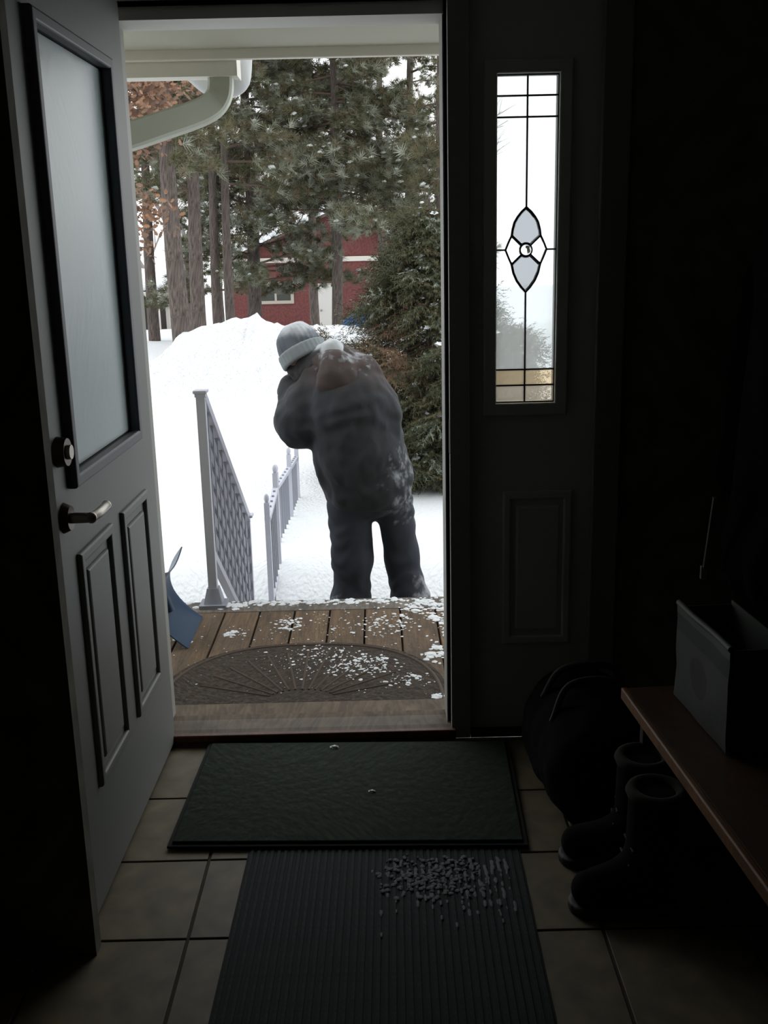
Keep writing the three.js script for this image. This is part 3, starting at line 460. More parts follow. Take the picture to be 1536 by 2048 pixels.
  for (const [x, s] of [[0.525, -0.02], [0.862, 0.03]]) {
    const f = union([cap(p(x, -0.45, 0.02), p(x, -0.56, 0.02), 0.07, 0.065), cap(p(x, -0.575, 0.04), p(x + s, -0.585, -0.13), 0.055, 0.045)], 0.03);
    const bt = part('boot', loc(sdfMesh((a, b, c) => Math.max(f(a, b, c), -0.625 - b), [x - 0.14, -0.66, zo - 0.24], [x + 0.14, -0.36, zo + 0.14], 0.01)), mat(0x24211f, 0.7), person);
    part('sole', loc(sdfMesh((a, b, c) => Math.max(f(a, -0.585, c) - 0.004, Math.abs(b + 0.618) - 0.011), [x - 0.14, -0.65, zo - 0.24], [x + 0.14, -0.58, zo + 0.14], 0.008)), M.black, bt);
  }
  for (const h of [hL, hR]) { const f = union(h, 0.008); const c = h === hL ? p(0.27, 0.88, -0.31) : p(0.58, 0.60, -0.36); part('glove', loc(sdfMesh(f, c.map((v) => v - 0.16), c.map((v) => v + 0.16), 0.005)), mat(0x4d5055, 0.9), person, 'grey knit glove'); }
  // knit hat
  const hatF = (x, y, z) => { const q = V(x, y, z).sub(hc), u = q.dot(up), f = q.dot(fw), s = q.dot(sd), rad = Math.hypot(f, s), a = Math.atan2(f, s); const d = Math.hypot(rad, (u - 0.025) * (u > 0.025 ? 0.92 : 0.55)) - 0.113 + 0.0022 * Math.cos(a * 26) + 0.010 * noise(x * 14, y * 14, z * 14); return Math.max(d, -u - 0.035); };
  const gh = sdfMesh(hatF, [0.12, 0.86, zo - 0.34], [0.50, 1.24, zo + 0.06], 0.007, (x, y, z, nx, ny) => mix3(lin(0x565c63), lin(0xb4b8bc), clamp(sstep(1.06, 1.13, y + 0.05 * fbm(x * 18, y * 18, z * 18, 3)) * 0.9)));
  const hat = part('knit_hat', loc(gh), mat(0xffffff, 0.95, { vertexColors: true }), person, 'grey knit hat with snow on the crown');
  const cuffF = (x, y, z) => { const q = V(x, y, z).sub(hc), u = q.dot(up), f = q.dot(fw), s = q.dot(sd), a = Math.atan2(f, s); return Math.hypot(Math.max(Math.abs(u + 0.018) - 0.024, 0), Math.hypot(f, s) - 0.112 + 0.002 * Math.cos(a * 30)) - 0.012; };
  part('cuff', loc(sdfMesh(cuffF, [0.12, 0.82, zo - 0.34], [0.52, 1.16, zo + 0.08], 0.007)), mat(0x7f8588, 0.95), hat, 'paler turned-up cuff');
}
// ---------------------------------------------------------------- trees
const tuftGeo = (n, len, wid, spread, seed, curl = 0) => {
  const r = rng(seed), pos = [], nor = [];
  for (let i = 0; i < n; i++) {
    const a = r() * 6.283, e = spread * Math.sqrt(r()), d = V(Math.sin(e) * Math.cos(a), Math.cos(e), Math.sin(e) * Math.sin(a)), s = V(rr(-1, 1, r), rr(-1, 1, r), rr(-1, 1, r)).cross(d).normalize().multiplyScalar(wid), b = V(0, rr(-0.4, 0.25, r) * len, 0), l = len * rr(0.7, 1.15, r);
    const A = b.clone().add(s), C = b.clone().sub(s), T = b.clone().addScaledVector(d, l).add(V(0, -curl * l, 0)); pos.push(...A.toArray(), ...C.toArray(), ...T.toArray());
    const nn = d.clone().cross(s).normalize(); for (let k = 0; k < 3; k++) nor.push(nn.x, nn.y, nn.z);
  }
  const g = new THREE.BufferGeometry(); g.setAttribute('position', new THREE.Float32BufferAttribute(pos, 3)); g.setAttribute('normal', new THREE.Float32BufferAttribute(nor, 3)); return g;
};
const pineTuft = tuftGeo(34, 0.155, 0.0055, 1.3, 5), clumpGeo = (() => { const g = new THREE.IcosahedronGeometry(1, 1), p = g.attributes.position; for (let i = 0; i < p.count; i++) { const n = 1 + 0.7 * noise(p.getX(i) * 1.7, p.getY(i) * 1.7, p.getZ(i) * 1.7 + 3); p.setXYZ(i, p.getX(i) * n, p.getY(i) * n * 0.5, p.getZ(i) * n); } g.computeVertexNormals(); return g; })();
const needle = new THREE.MeshStandardMaterial({ color: 0xffffff, roughness: 0.9, side: THREE.DoubleSide });
const barkM = mat(0x6b6462, 0.95, { map: barkTex, bumpMap: barkTex, bumpScale: 0.008 }), twigM = mat(0x5b4c42, 0.95), frostM = mat(0xb4b9b4, 0.95);
function inst(name, geo, m, list, parent) {
  const o = new THREE.InstancedMesh(geo, m, list.length); o.name = name; const d = new THREE.Object3D(), c = new THREE.Color();
  list.forEach((e, i) => { d.position.set(...e.p); d.quaternion.setFromUnitVectors(V(0, 1, 0), e.d.clone().normalize()); d.scale.setScalar(e.s); d.updateMatrix(); o.setMatrixAt(i, d.matrix); if (e.c) o.setColorAt(i, c.set(e.c)); });
  o.userData.kind = 'stuff'; parent.add(o); return o;
}
function pine(o, label, group = 'pines between the house and the red building') {
  const r = rng(o.seed), y0 = ground(o.x, o.z) - 0.1, t = thing('pine_tree', label, 'tree', [o.x, y0, o.z], 0, group);
  const axis = (h) => V((o.lean ?? 0) * h + 0.06 * Math.sin(h * 0.6 + o.seed), h, 0.05 * Math.sin(h * 0.5));
  const pts = []; for (let i = 0; i <= 10; i++) pts.push(axis(o.h * i / 10));
  const tr = []; for (let i = 0; i < 10; i++) tr.push(cyl(pts[i].toArray(), pts[i + 1].toArray(), o.r * (1 - 0.85 * (i / 10)), o.r * (1 - 0.85 * ((i + 1) / 10)), 10));
  part('trunk', merge(tr), barkM, t);
  const br = [], tufts = [], snows = [];
  for (let i = 0; i < o.n; i++) {
    const h = o.c0 + (o.c1 - o.c0) * Math.pow(r(), 0.9), a = r() * 6.283, k = (h - o.c0) / (o.c1 - o.c0), len = o.cr * (0.5 + 0.6 * r()) * (1 - 0.6 * k), b = axis(h), d = V(Math.cos(a), rr(-0.15, 0.35, r), Math.sin(a)).normalize();
    const e1 = b.clone().addScaledVector(d, len * 0.55).add(V(0, -0.03 * len, 0)), e2 = b.clone().addScaledVector(d, len).add(V(0, -0.16 * len, 0));
    br.push(cyl(b.toArray(), e1.toArray(), 0.028, 0.018, 5), cyl(e1.toArray(), e2.toArray(), 0.018, 0.007, 5));
    const m = Math.round(o.dens * 2.6 * len);
    for (let q = 0; q < m; q++) {
      const f = 0.25 + 0.75 * Math.sqrt(r()), c = f < 0.55 ? b.clone().lerp(e1, f / 0.55) : e1.clone().lerp(e2, (f - 0.55) / 0.45), sp = 0.16 + 0.34 * f * len * 0.4;
      c.add(V(rr(-sp, sp, r), rr(-0.12, 0.16, r), rr(-sp, sp, r)));
      const dir = d.clone().multiplyScalar(0.8).add(V(rr(-0.7, 0.7, r), rr(-0.1, 0.8, r), rr(-0.7, 0.7, r))), v = r(), col = v < o.frost ? [0x858876, 0x989b8c, 0x747866][Math.floor(r() * 3)] : [0x5a593f, 0x53553a, 0x645f45, 0x5d5842, 0x685d48][Math.floor(r() * 5)];
      tufts.push({ p: c.toArray(), d: dir, s: rr(0.75, 1.35, r), c: col });
      if (r() < o.snow * 0.5) snows.push({ p: c.clone().add(V(0, 0.05, 0)).toArray(), d: V(rr(-0.3, 0.3, r), 1, rr(-0.3, 0.3, r)), s: rr(0.02, 0.06, r) });
    }
  }
  part('branches', merge(br), twigM, t).userData.kind = 'stuff';
  inst('foliage', pineTuft, needle, tufts, t); if (snows.length) inst('bough_snow', clumpGeo, frostM, snows, t);
  return t;
}
pine({ x: -2.49, z: -14.4, h: 9, r: 0.175, c0: 3.0, c1: 7, cr: 1.6, n: 34, dens: 13, frost: 0.18, snow: 0.10, seed: 3 }, 'thickest pine trunk, rising behind the left end of the snow bank');
pine({ x: -2.50, z: -16.4, h: 9, r: 0.15, c0: 3.0, c1: 7.5, cr: 1.7, n: 34, dens: 13, frost: 0.18, snow: 0.10, seed: 11 }, 'second thickest pine trunk, just right of the thickest one');
pine({ x: -2.60, z: -19.4, h: 10, r: 0.11, c0: 3.2, c1: 8, cr: 1.7, n: 30, dens: 12, frost: 0.2, snow: 0.12, seed: 17 }, 'left one of the pair of slim pines beside the red building');
pine({ x: -2.02, z: -17.2, h: 10, r: 0.10, c0: 3.0, c1: 8, cr: 1.6, n: 30, dens: 12, frost: 0.22, snow: 0.12, seed: 23 }, 'right one of the pair of slim pines beside the red building');
pine({ x: -2.0, z: -20.6, h: 10, r: 0.17, c0: 1.0, c1: 8, cr: 2.5, n: 90, dens: 15, frost: 0.4, snow: 0.16, seed: 31 }, 'bushy pine whose frosted boughs hang over the red building window');
pine({ x: -0.08, z: -19.2, h: 10, r: 0.13, c0: 2.35, c1: 8, cr: 2.4, n: 96, dens: 18, frost: 0.42, snow: 0.18, seed: 43 }, 'pine standing in front of the white door of the red building');
pine({ x: -0.25, z: -24.2, h: 10.5, r: 0.13, c0: 3.9, c1: 9, cr: 2.4, n: 64, dens: 16, frost: 0.36, snow: 0.18, seed: 47 }, 'frosted pine crown filling the middle of the view above the gable');
pine({ x: 1.55, z: -21.0, h: 10, r: 0.14, c0: 2.5, c1: 8.5, cr: 1.9, n: 28, dens: 11, frost: 0.22, snow: 0.25, seed: 53 }, 'dark open pine at the right with sky showing through its boughs');
pine({ x: 2.0, z: -17.2, h: 9, r: 0.13, c0: 1.7, c1: 7.5, cr: 1.1, n: 38, dens: 13, frost: 0.18, snow: 0.22, seed: 59 }, 'dark pine cut off by the right door jamb, behind the spruce');
pine({ x: -4.4, z: -21.5, h: 10, r: 0.14, c0: 2.8, c1: 8.5, cr: 1.9, n: 34, dens: 14, frost: 0.25, snow: 0.2, seed: 61 }, 'pine half hidden by the open door, behind the brown-leaved oak');
pine({ x: -3.7, z: -27, h: 11, r: 0.17, c0: 3.0, c1: 10, cr: 2.2, n: 36, dens: 13, frost: 0.3, snow: 0.2, seed: 67 }, 'distant pine seen between the left trunks');
pine({ x: 0.95, z: -28.0, h: 11.5, r: 0.17, c0: 4.0, c1: 10.5, cr: 2.6, n: 34, dens: 12, frost: 0.34, snow: 0.2, seed: 71 }, 'distant pine above the right half of the red gable');
pine({ x: -1.2, z: -30.5, h: 12, r: 0.16, c0: 4.4, c1: 11, cr: 2.6, n: 60, dens: 14, frost: 0.34, snow: 0.2, seed: 73 }, 'distant pine above the left half of the red gable');
// near spruce at the right
{
  const r = rng(101), x = 1.12, z = -5.6, y0 = ground(x, z) - 0.05, t = thing('spruce_tree', 'dense dark spruce with low drooping boughs right of the person', 'tree', [x, y0, z]);
  part('trunk', cyl([0, 0, 0], [0.02, 2.3, 0], 0.05, 0.01, 12), barkM, t);
  const spr = (() => { const q = rng(9), pos = [], nor = []; const axes = [[V(0, 0, 0), V(0, 0.30, 0)], [V(0, 0.06, 0), V(0.09, 0.17, 0.01)], [V(0, 0.06, 0), V(-0.09, 0.17, -0.01)], [V(0, 0.14, 0), V(0.07, 0.25, 0)], [V(0, 0.14, 0), V(-0.07, 0.25, 0)]];
    for (const [a, b] of axes) { const d = b.clone().sub(a), L = d.length(), n = Math.round(L * 90); d.normalize(); for (let i = 0; i < n; i++) { const c = a.clone().lerp(b, i / n), an = q() * 6.283, o1 = V(1, 0, 0).applyAxisAngle(d, an), o2 = o1.addScaledVector(d, -o1.dot(d)).normalize(), tip = c.clone().addScaledVector(o2, 0.022).addScaledVector(d, 0.016), s = d.clone().cross(o2).multiplyScalar(0.0032); pos.push(...c.clone().add(s).toArray(), ...c.clone().sub(s).toArray(), ...tip.toArray()); const nn = tip.clone().sub(c).cross(s).normalize(); for (let k = 0; k < 3; k++) nor.push(nn.x, nn.y, nn.z); } }
    const g = new THREE.BufferGeometry(); g.setAttribute('position', new THREE.Float32BufferAttribute(pos, 3)); g.setAttribute('normal', new THREE.Float32BufferAttribute(nor, 3)); return g; })();
  const br = [], tufts = [], snows = [];
  const rad = (h) => h < 0.5 ? 0.5 + h * 0.6 : h < 1.42 ? 0.82 : Math.max(0.06, 0.55 * (1 - (h - 1.42) / 0.9));
  for (let i = 0; i < 260; i++) {
    const h = 0.30 + 1.95 * (i / 260), a = i * 2.39996 + rr(-0.4, 0.4, r), len = rad(h) * rr(0.78, 1.06, r), d = V(Math.cos(a), 0, Math.sin(a)), p = (f) => V(d.x * len * f, h - 0.26 * len * Math.sin(f * 2.2) + 0.10 * len * f * f, d.z * len * f);
    if (!(d.x < -0.2 && h > 1.2 && h < 1.6)) br.push(cyl(p(0).toArray(), p(0.5).toArray(), 0.012, 0.008, 5), cyl(p(0.5).toArray(), p(1).toArray(), 0.008, 0.003, 5));
    const n = Math.round(34 * len + 5);
    for (let q = 0; q < n; q++) {
      const f = 0.22 + 0.8 * Math.sqrt(r()), c = p(Math.min(f, 1.02)), sw = 0.30 * len * (1.1 - f * 0.75), s = rr(-sw, sw, r); c.add(V(-d.z * s, rr(-0.06, 0.03, r) - Math.abs(s) * 0.25, d.x * s));
      const dir = d.clone().multiplyScalar(0.9).add(V(-d.z * Math.sign(s) * 0.6, rr(-0.7, 0.05, r), d.x * Math.sign(s) * 0.6)).add(V(rr(-0.3, 0.3, r), 0, rr(-0.3, 0.3, r)));
      if (c.x > -0.70 && c.x < -0.40 && c.y > 1.16 && c.y < 1.42 && r() < 0.94) continue;
      const dead = Math.abs(a % 6.283 - 3.0) < 1.0 && h > 0.9 && h < 1.5 && r() < 0.6;
      tufts.push({ p: c.toArray(), d: dir, s: rr(0.75, 1.2, r), c: dead ? [0x5c4634, 0x64503c][Math.floor(r() * 2)] : r() < 0.08 ? 0x737a6c : [0x47472f, 0x3f422c, 0x4f4a32, 0x3c402b][Math.floor(r() * 4)] });
      if (f > 0.72 && r() < 0.10) snows.push({ p: c.clone().add(V(0, 0.025, 0)).toArray(), d: V(rr(-0.3, 0.3, r), 1, rr(-0.3, 0.3, r)), s: rr(0.012, 0.04, r) });
    }
  }
  part('branches', merge(br), twigM, t).userData.kind = 'stuff'; inst('foliage', spr, needle, tufts, t); inst('bough_snow', clumpGeo, M.snowPlain, snows, t);
}
// oak with brown leaves at the upper left
{
  const r = rng(131), x = -3.3, z = -9.4, y0 = ground(x, z) - 0.1, t = thing('oak_tree', 'oak with dry orange-brown leaves at the upper left, behind the downspout', 'tree', [x, y0, z]);
  part('trunk', merge([cyl([0, 0, 0], [0.1, 2.2, 0], 0.13, 0.10, 12), cyl([0.1, 2.2, 0], [0.3, 5, 0.1], 0.10, 0.04, 10)]), barkM, t);
  const leaf = (() => { const s = new THREE.Shape(); s.moveTo(0, 0); [[0.012, 0.02], [0.03, 0.03], [0.016, 0.045], [0.036, 0.06], [0.018, 0.075], [0.026, 0.092], [0, 0.115], [-0.026, 0.092], [-0.018, 0.075], [-0.036, 0.06], [-0.016, 0.045], [-0.03, 0.03], [-0.012, 0.02]].forEach(([a, b]) => s.lineTo(a, b)); s.closePath(); const g = new THREE.ShapeGeometry(s); const p = g.attributes.position; for (let i = 0; i < p.count; i++) p.setZ(i, 6 * p.getX(i) ** 2); g.computeVertexNormals(); return g; })();
  const br = [], lv = [];
  const bough = (a, b, n, sp) => { const A = V(...a).sub(V(x, y0, z)), Bv = V(...b).sub(V(x, y0, z)), m = A.clone().lerp(Bv, 0.5).add(V(0, 0.1, 0)); br.push(cyl(A.toArray(), m.toArray(), 0.03, 0.02, 6), cyl(m.toArray(), Bv.toArray(), 0.02, 0.006, 6));
    for (let i = 0; i < n * 1.9; i++) { const f = 0.3 + 0.75 * r(), c = (f < 0.5 ? A.clone().lerp(m, f * 2) : m.clone().lerp(Bv, f * 2 - 1)).add(V((r() + r() - 1) * sp, (r() + r() - 1) * sp, (r() + r() - 1) * sp)); lv.push({ p: c.toArray(), d: V(rr(-1, 1, r), rr(-1, 0.4, r), rr(-1, 1, r)), s: rr(0.5, 0.85, r), c: [0x7f6250, 0x8b6a52, 0x705a4c, 0x936f56, 0x7a6152][Math.floor(r() * 5)] }); } };
  bough([-3.25, 2.5, -9.4], [-1.55, 3.25, -9.1], 520, 0.42); bough([-3.2, 2.7, -9.4], [-1.35, 3.5, -9.5], 420, 0.4); bough([-3.25, 1.8, -9.4], [-1.75, 1.95, -9.2], 300, 0.3); bough([-3.2, 2.3, -9.4], [-1.75, 2.75, -9.2], 260, 0.32); bough([-3.25, 1.4, -9.4], [-1.9, 1.55, -9.3], 70, 0.14); bough([-3.1, 3.2, -9.4], [-1.9, 4.2, -9.4], 300, 0.5);
  part('branches', merge(br), twigM, t).userData.kind = 'stuff'; inst('foliage', leaf, needle, lv, t);
}
// bare grey trees far behind
{
  const r = rng(211), bare = (x, z, h, label) => {
    const y0 = ground(x, z) - 0.2, t = thing('bare_tree', label, 'tree', [x, y0, z], 0, 'bare trees far behind'), br = [], tr = [];
    const grow = (p, d, l, rad, lev) => { const e = p.clone().addScaledVector(d, l); (lev ? br : tr).push(cyl(p.toArray(), e.toArray(), rad, rad * 0.68, lev > 2 ? 4 : 6)); if (lev >= 5) return; const n = lev === 0 ? 4 : 3; for (let i = 0; i < n; i++) { const nd = d.clone().multiplyScalar(1).add(V(rr(-0.7, 0.7, r), rr(-0.1, 0.4, r), rr(-0.7, 0.7, r))).normalize(); grow(p.clone().lerp(e, rr(0.55, 1, r)), nd, l * rr(0.6, 0.85, r), rad * 0.6, lev + 1); } };
    grow(V(0, 0, 0), V(0, 1, 0), h * 0.3, 0.14, 0); part('trunk', merge(tr), barkM, t); part('branches', merge(br), mat(0x8a8280, 0.95), t).userData.kind = 'stuff';
  };
  bare(-5.6, -33, 11, 'bare grey tree beyond the leftmost pine trunk'); bare(-3.6, -54, 14, 'bare grey tree between the slim pine trunks'); bare(3.0, -60, 15, 'bare grey tree rising behind the red building roof'); bare(2.2, -47.5, 14, 'bare grey tree at the far right by the jamb'); bare(-16, -75, 17, 'bare grey tree behind the snow-roofed shed'); bare(-7.2, -78, 17, 'farthest bare grey tree left of the red building');
}
// ---------------------------------------------------------------- buildings
{
  const z = -38, X0 = -4.8, X1 = 3.0, B = [-0.9, ground(-0.9, z) - 0.3, z], b = thing('red_building', 'red gabled outbuilding with white band behind the pines', 'building', B), by = -B[1];
  const red = mat(0x74413f, 0.85, { map: mottleTex }), s = new THREE.Shape(), L = (x, y) => [x - B[0], y + by]; s.moveTo(...L(X0, B[1])); s.lineTo(...L(X1, B[1])); s.lineTo(...L(X1, 1.15)); s.lineTo(...L(-0.9, 2.75)); s.lineTo(...L(X0, 1.15)); s.closePath();
  part('wall', boxUV(new THREE.ExtrudeGeometry(s, { depth: 8, bevelEnabled: false }).translate(0, 0, -8)), red, b);
  part('white_band', bx(X0 - B[0], X1 - B[0], 1.02 + by, 1.2 + by, 0, 0.06), mat(0xc9c4bc, 0.8), b);
  const slope = (x0, y0, x1, y1, th, name, m) => { const dx = x1 - x0, dy = y1 - y0, g = new THREE.BoxGeometry(Math.hypot(dx, dy), th, 8.8); g.rotateZ(Math.atan2(dy, dx)); g.translate((x0 + x1) / 2 - B[0], (y0 + y1) / 2 + by, -3.9); part(name, g, m, b); };
  slope(X0 - 0.5, 0.99, -0.9, 2.82, 0.10, 'roof', mat(0x5b4a45, 0.9)); slope(-0.9, 2.82, X1 + 0.5, 0.99, 0.10, 'roof', mat(0x5b4a45, 0.9));
  slope(X0 - 0.5, 1.13, -0.9, 2.96, 0.2, 'roof_snow', M.snowPlain); slope(-0.9, 2.96, X1 + 0.5, 1.13, 0.2, 'roof_snow', M.snowPlain);
  const w = part('window', merge([extr(ring(-3.86 - B[0], -2.46 - B[0], -0.52 + by, 0.32 + by, 0.12), 0.06), bx(-3.2 - B[0], -3.12 - B[0], -0.42 + by, 0.22 + by, 0, 0.05)]), mat(0xa39b90, 0.8), b);
  for (const [a, c] of [[-3.74, -3.2], [-3.12, -2.58]]) part('pane', bx(a - B[0], c - B[0], -0.4 + by, 0.2 + by, 0.0, 0.02), mat(0x34362f, 0.25), w);
  const d = part('door', bx(-1.52 - B[0], -0.65 - B[0], -1.75 + by, 0.21 + by, 0, 0.05), mat(0xc2c0bb, 0.7), b); part('knob', new THREE.SphereGeometry(0.04, 8, 6).translate(-1.42 - B[0], -0.8 + by, 0.08), M.nickel, d);
  // low shed at the left
  const Z2 = -55, S = [-11.2, ground(-11.2, Z2) - 0.1, Z2], sh = thing('open_shed', 'low open shed with a thick white snow roof beyond the left pine', 'shed', S), sy = -S[1];
  const rs = new THREE.Shape(); rs.moveTo(-3.4, 0.35 + sy); rs.lineTo(0.35, 0.35 + sy); rs.lineTo(0.55, -0.85 + sy + 1.0); rs.lineTo(0.25, 0.75 + sy); rs.lineTo(-1.2, 1.2 + sy); rs.lineTo(-3.4, 1.0 + sy); rs.closePath();
  part('roof_snow', sdfMesh((x, y, zz) => ball([-1.4, 0.15, 0], 1, [1.95, 0.85, 1.6])(x, y, zz) + 0.05 * noise(x * 2, y * 2, zz * 2) > 0 ? Math.max(ball([-1.4, 0.15, 0], 1, [1.95, 0.85, 1.6])(x, y, zz), -0.9) : ball([-1.4, 0.15, 0], 1, [1.95, 0.85, 1.6])(x, y, zz), [-3.6, -0.3, -1.8], [0.8, 1.2, 1.8], 0.12).translate(0, -0.25 + sy, 0).scale(1, 1, 1), M.snowPlain, sh);
  part('roof', bx(-3.4, 0.55, -0.75 + sy, -0.5 + sy, -1.6, 1.65), mat(0xb7b2ac, 0.8), sh);
  for (const [x, zz] of [[0.25, 1.4], [-3.1, 1.4], [0.25, -1.3], [-3.1, -1.3]]) part('post', bx(x - 0.1, x + 0.1, 0, -0.74 + sy, zz - 0.1, zz + 0.1), mat(0xb5b0a9, 0.8), sh);
  part('back_wall', bx(-3.3, 0.5, 0, -0.76 + sy, -1.55, -1.45), mat(0x463f3d, 0.9), sh);
  const T = [0.5, ground(0.5, -20.6) - 0.05, -20.6], tp = sdfMesh((x, y, z) => { const g = noise(x * 3, y * 3, z * 3) * 0.06; return Math.max(union([ball([0, 0.5, 0], 0.5, [0.75, 1, 0.8]), cap([-0.3, 0.2, 0], [0.3, 0.25, 0], 0.42, 0.45)], 0.2)(x, y, z) + g, -y); }, [-1, -0.05, -0.9], [1, 1.25, 0.9], 0.05).scale(0.75, 0.9, 0.75).translate(0, 0, 0);
  const o = thing('tarpaulin_heap', 'bright blue tarpaulin heap glimpsed through the spruce boughs', 'tarpaulin', T); tp.scale(1.25, 0.95, 1.2); part('tarpaulin', tp, mat(0x3f86d0, 0.5), o); part('rope', new THREE.TorusGeometry(0.72, 0.012, 6, 30).rotateX(Math.PI / 2).translate(0, 0.35, 0), M.fascia, o);
}
// ---------------------------------------------------------------- hall: mats
{
  const green = mat(0x0e2a11, 0.95, { map: fibreTex, bumpMap: bumpTex, bumpScale: 0.004 });
  const g = thing('green_mat', 'dark green rectangular entrance mat just inside the door', 'mat', [0.605, 0.0113, 0.325], -0.035);
  part('carpet_top', rbx(-0.45, 0.45, 0, 0.009, -0.275, 0.275, 0.004), green, g); part('rubber_backing', rbx(-0.462, 0.462, -0.0055, 0.002, -0.287, 0.287, 0.002, 1), mat(0x0c150c, 0.9), g);
  const r = thing('ribbed_mat', 'grey ribbed runner mat partly under the green mat', 'mat', [0.69, 0, 0.60], -0.015), gm = mat(0x2c3236, 0.85, { map: fibreTex });
  part('backing', rbx(-0.345, 0.345, 0, 0.003, 0, 1.7, 0.0012, 1), mat(0x24282b, 0.9), r);
  const rib = rbx(-0.0045, 0.0045, 0.003, 0.0055, 0.004, 1.696, 0.001, 1); for (let i = 0; i < 40; i++) { const m = part('rib', rib, gm, r); m.position.x = -0.335 + i * 0.0172; }
  // thawing slush in the grooves
  const q = rng(303), l = []; for (let i = 0; i < 420; i++) { const k = Math.floor(20 * q()), fx = 0.04 + k * 0.0172, c = Math.sin(k * 1.3) * 0.02, z = 0.63 + q() * q() * 0.26 + c; if (z < 0.60 || (k > 12 ? z > 0.86 : q() < 0.45) || (k < 3 && q() < 0.7)) continue; const s = rr(0.0025, 0.005, q), e = new THREE.IcosahedronGeometry(1, 0); e.scale(s, 0.0018, s * rr(1.5, 4, q)); e.translate(0.69 - 0.335 + 0.30 + fx - 0.04 + 0.0086 + rr(-0.003, 0.003, q), 0.0052, z + 0.06); l.push(e); }
  for (let i = 0; i < 220; i++) { const x = 0.80 + (q() + q() - 1) * 0.14, z = 0.74 + (q() + q() - 1) * 0.1, s = rr(0.003, 0.008, q), e = new THREE.IcosahedronGeometry(1, 0); e.scale(s, 0.0025, s); e.translate(x, 0.0062, z); if (z > 0.62) l.push(e); }
  const sl = part('slush', merge(l), mat(0x6b7577, 0.85), scene); tag(sl, 'streaks of thawing slush in the grooves of the ribbed mat', 'slush'); sl.userData.kind = 'stuff';
  for (const [x, y, z, s, n] of [[0.545, 0.0205, 0.085, 0.012, 'white snow crumb on the green mat close to the threshold'], [0.66, 0.0205, 0.355, 0.009, 'smaller snow crumb in the middle of the green mat']]) { const c = thing('snow_crumb', n, 'snow', [x, y, z], 0, 'snow crumbs on the green mat'); part('crumb', clumpGeo.clone().scale(s, s * 0.8, s * 0.7).translate(0, s * 0.15, 0), M.snowPlain, c); }
}
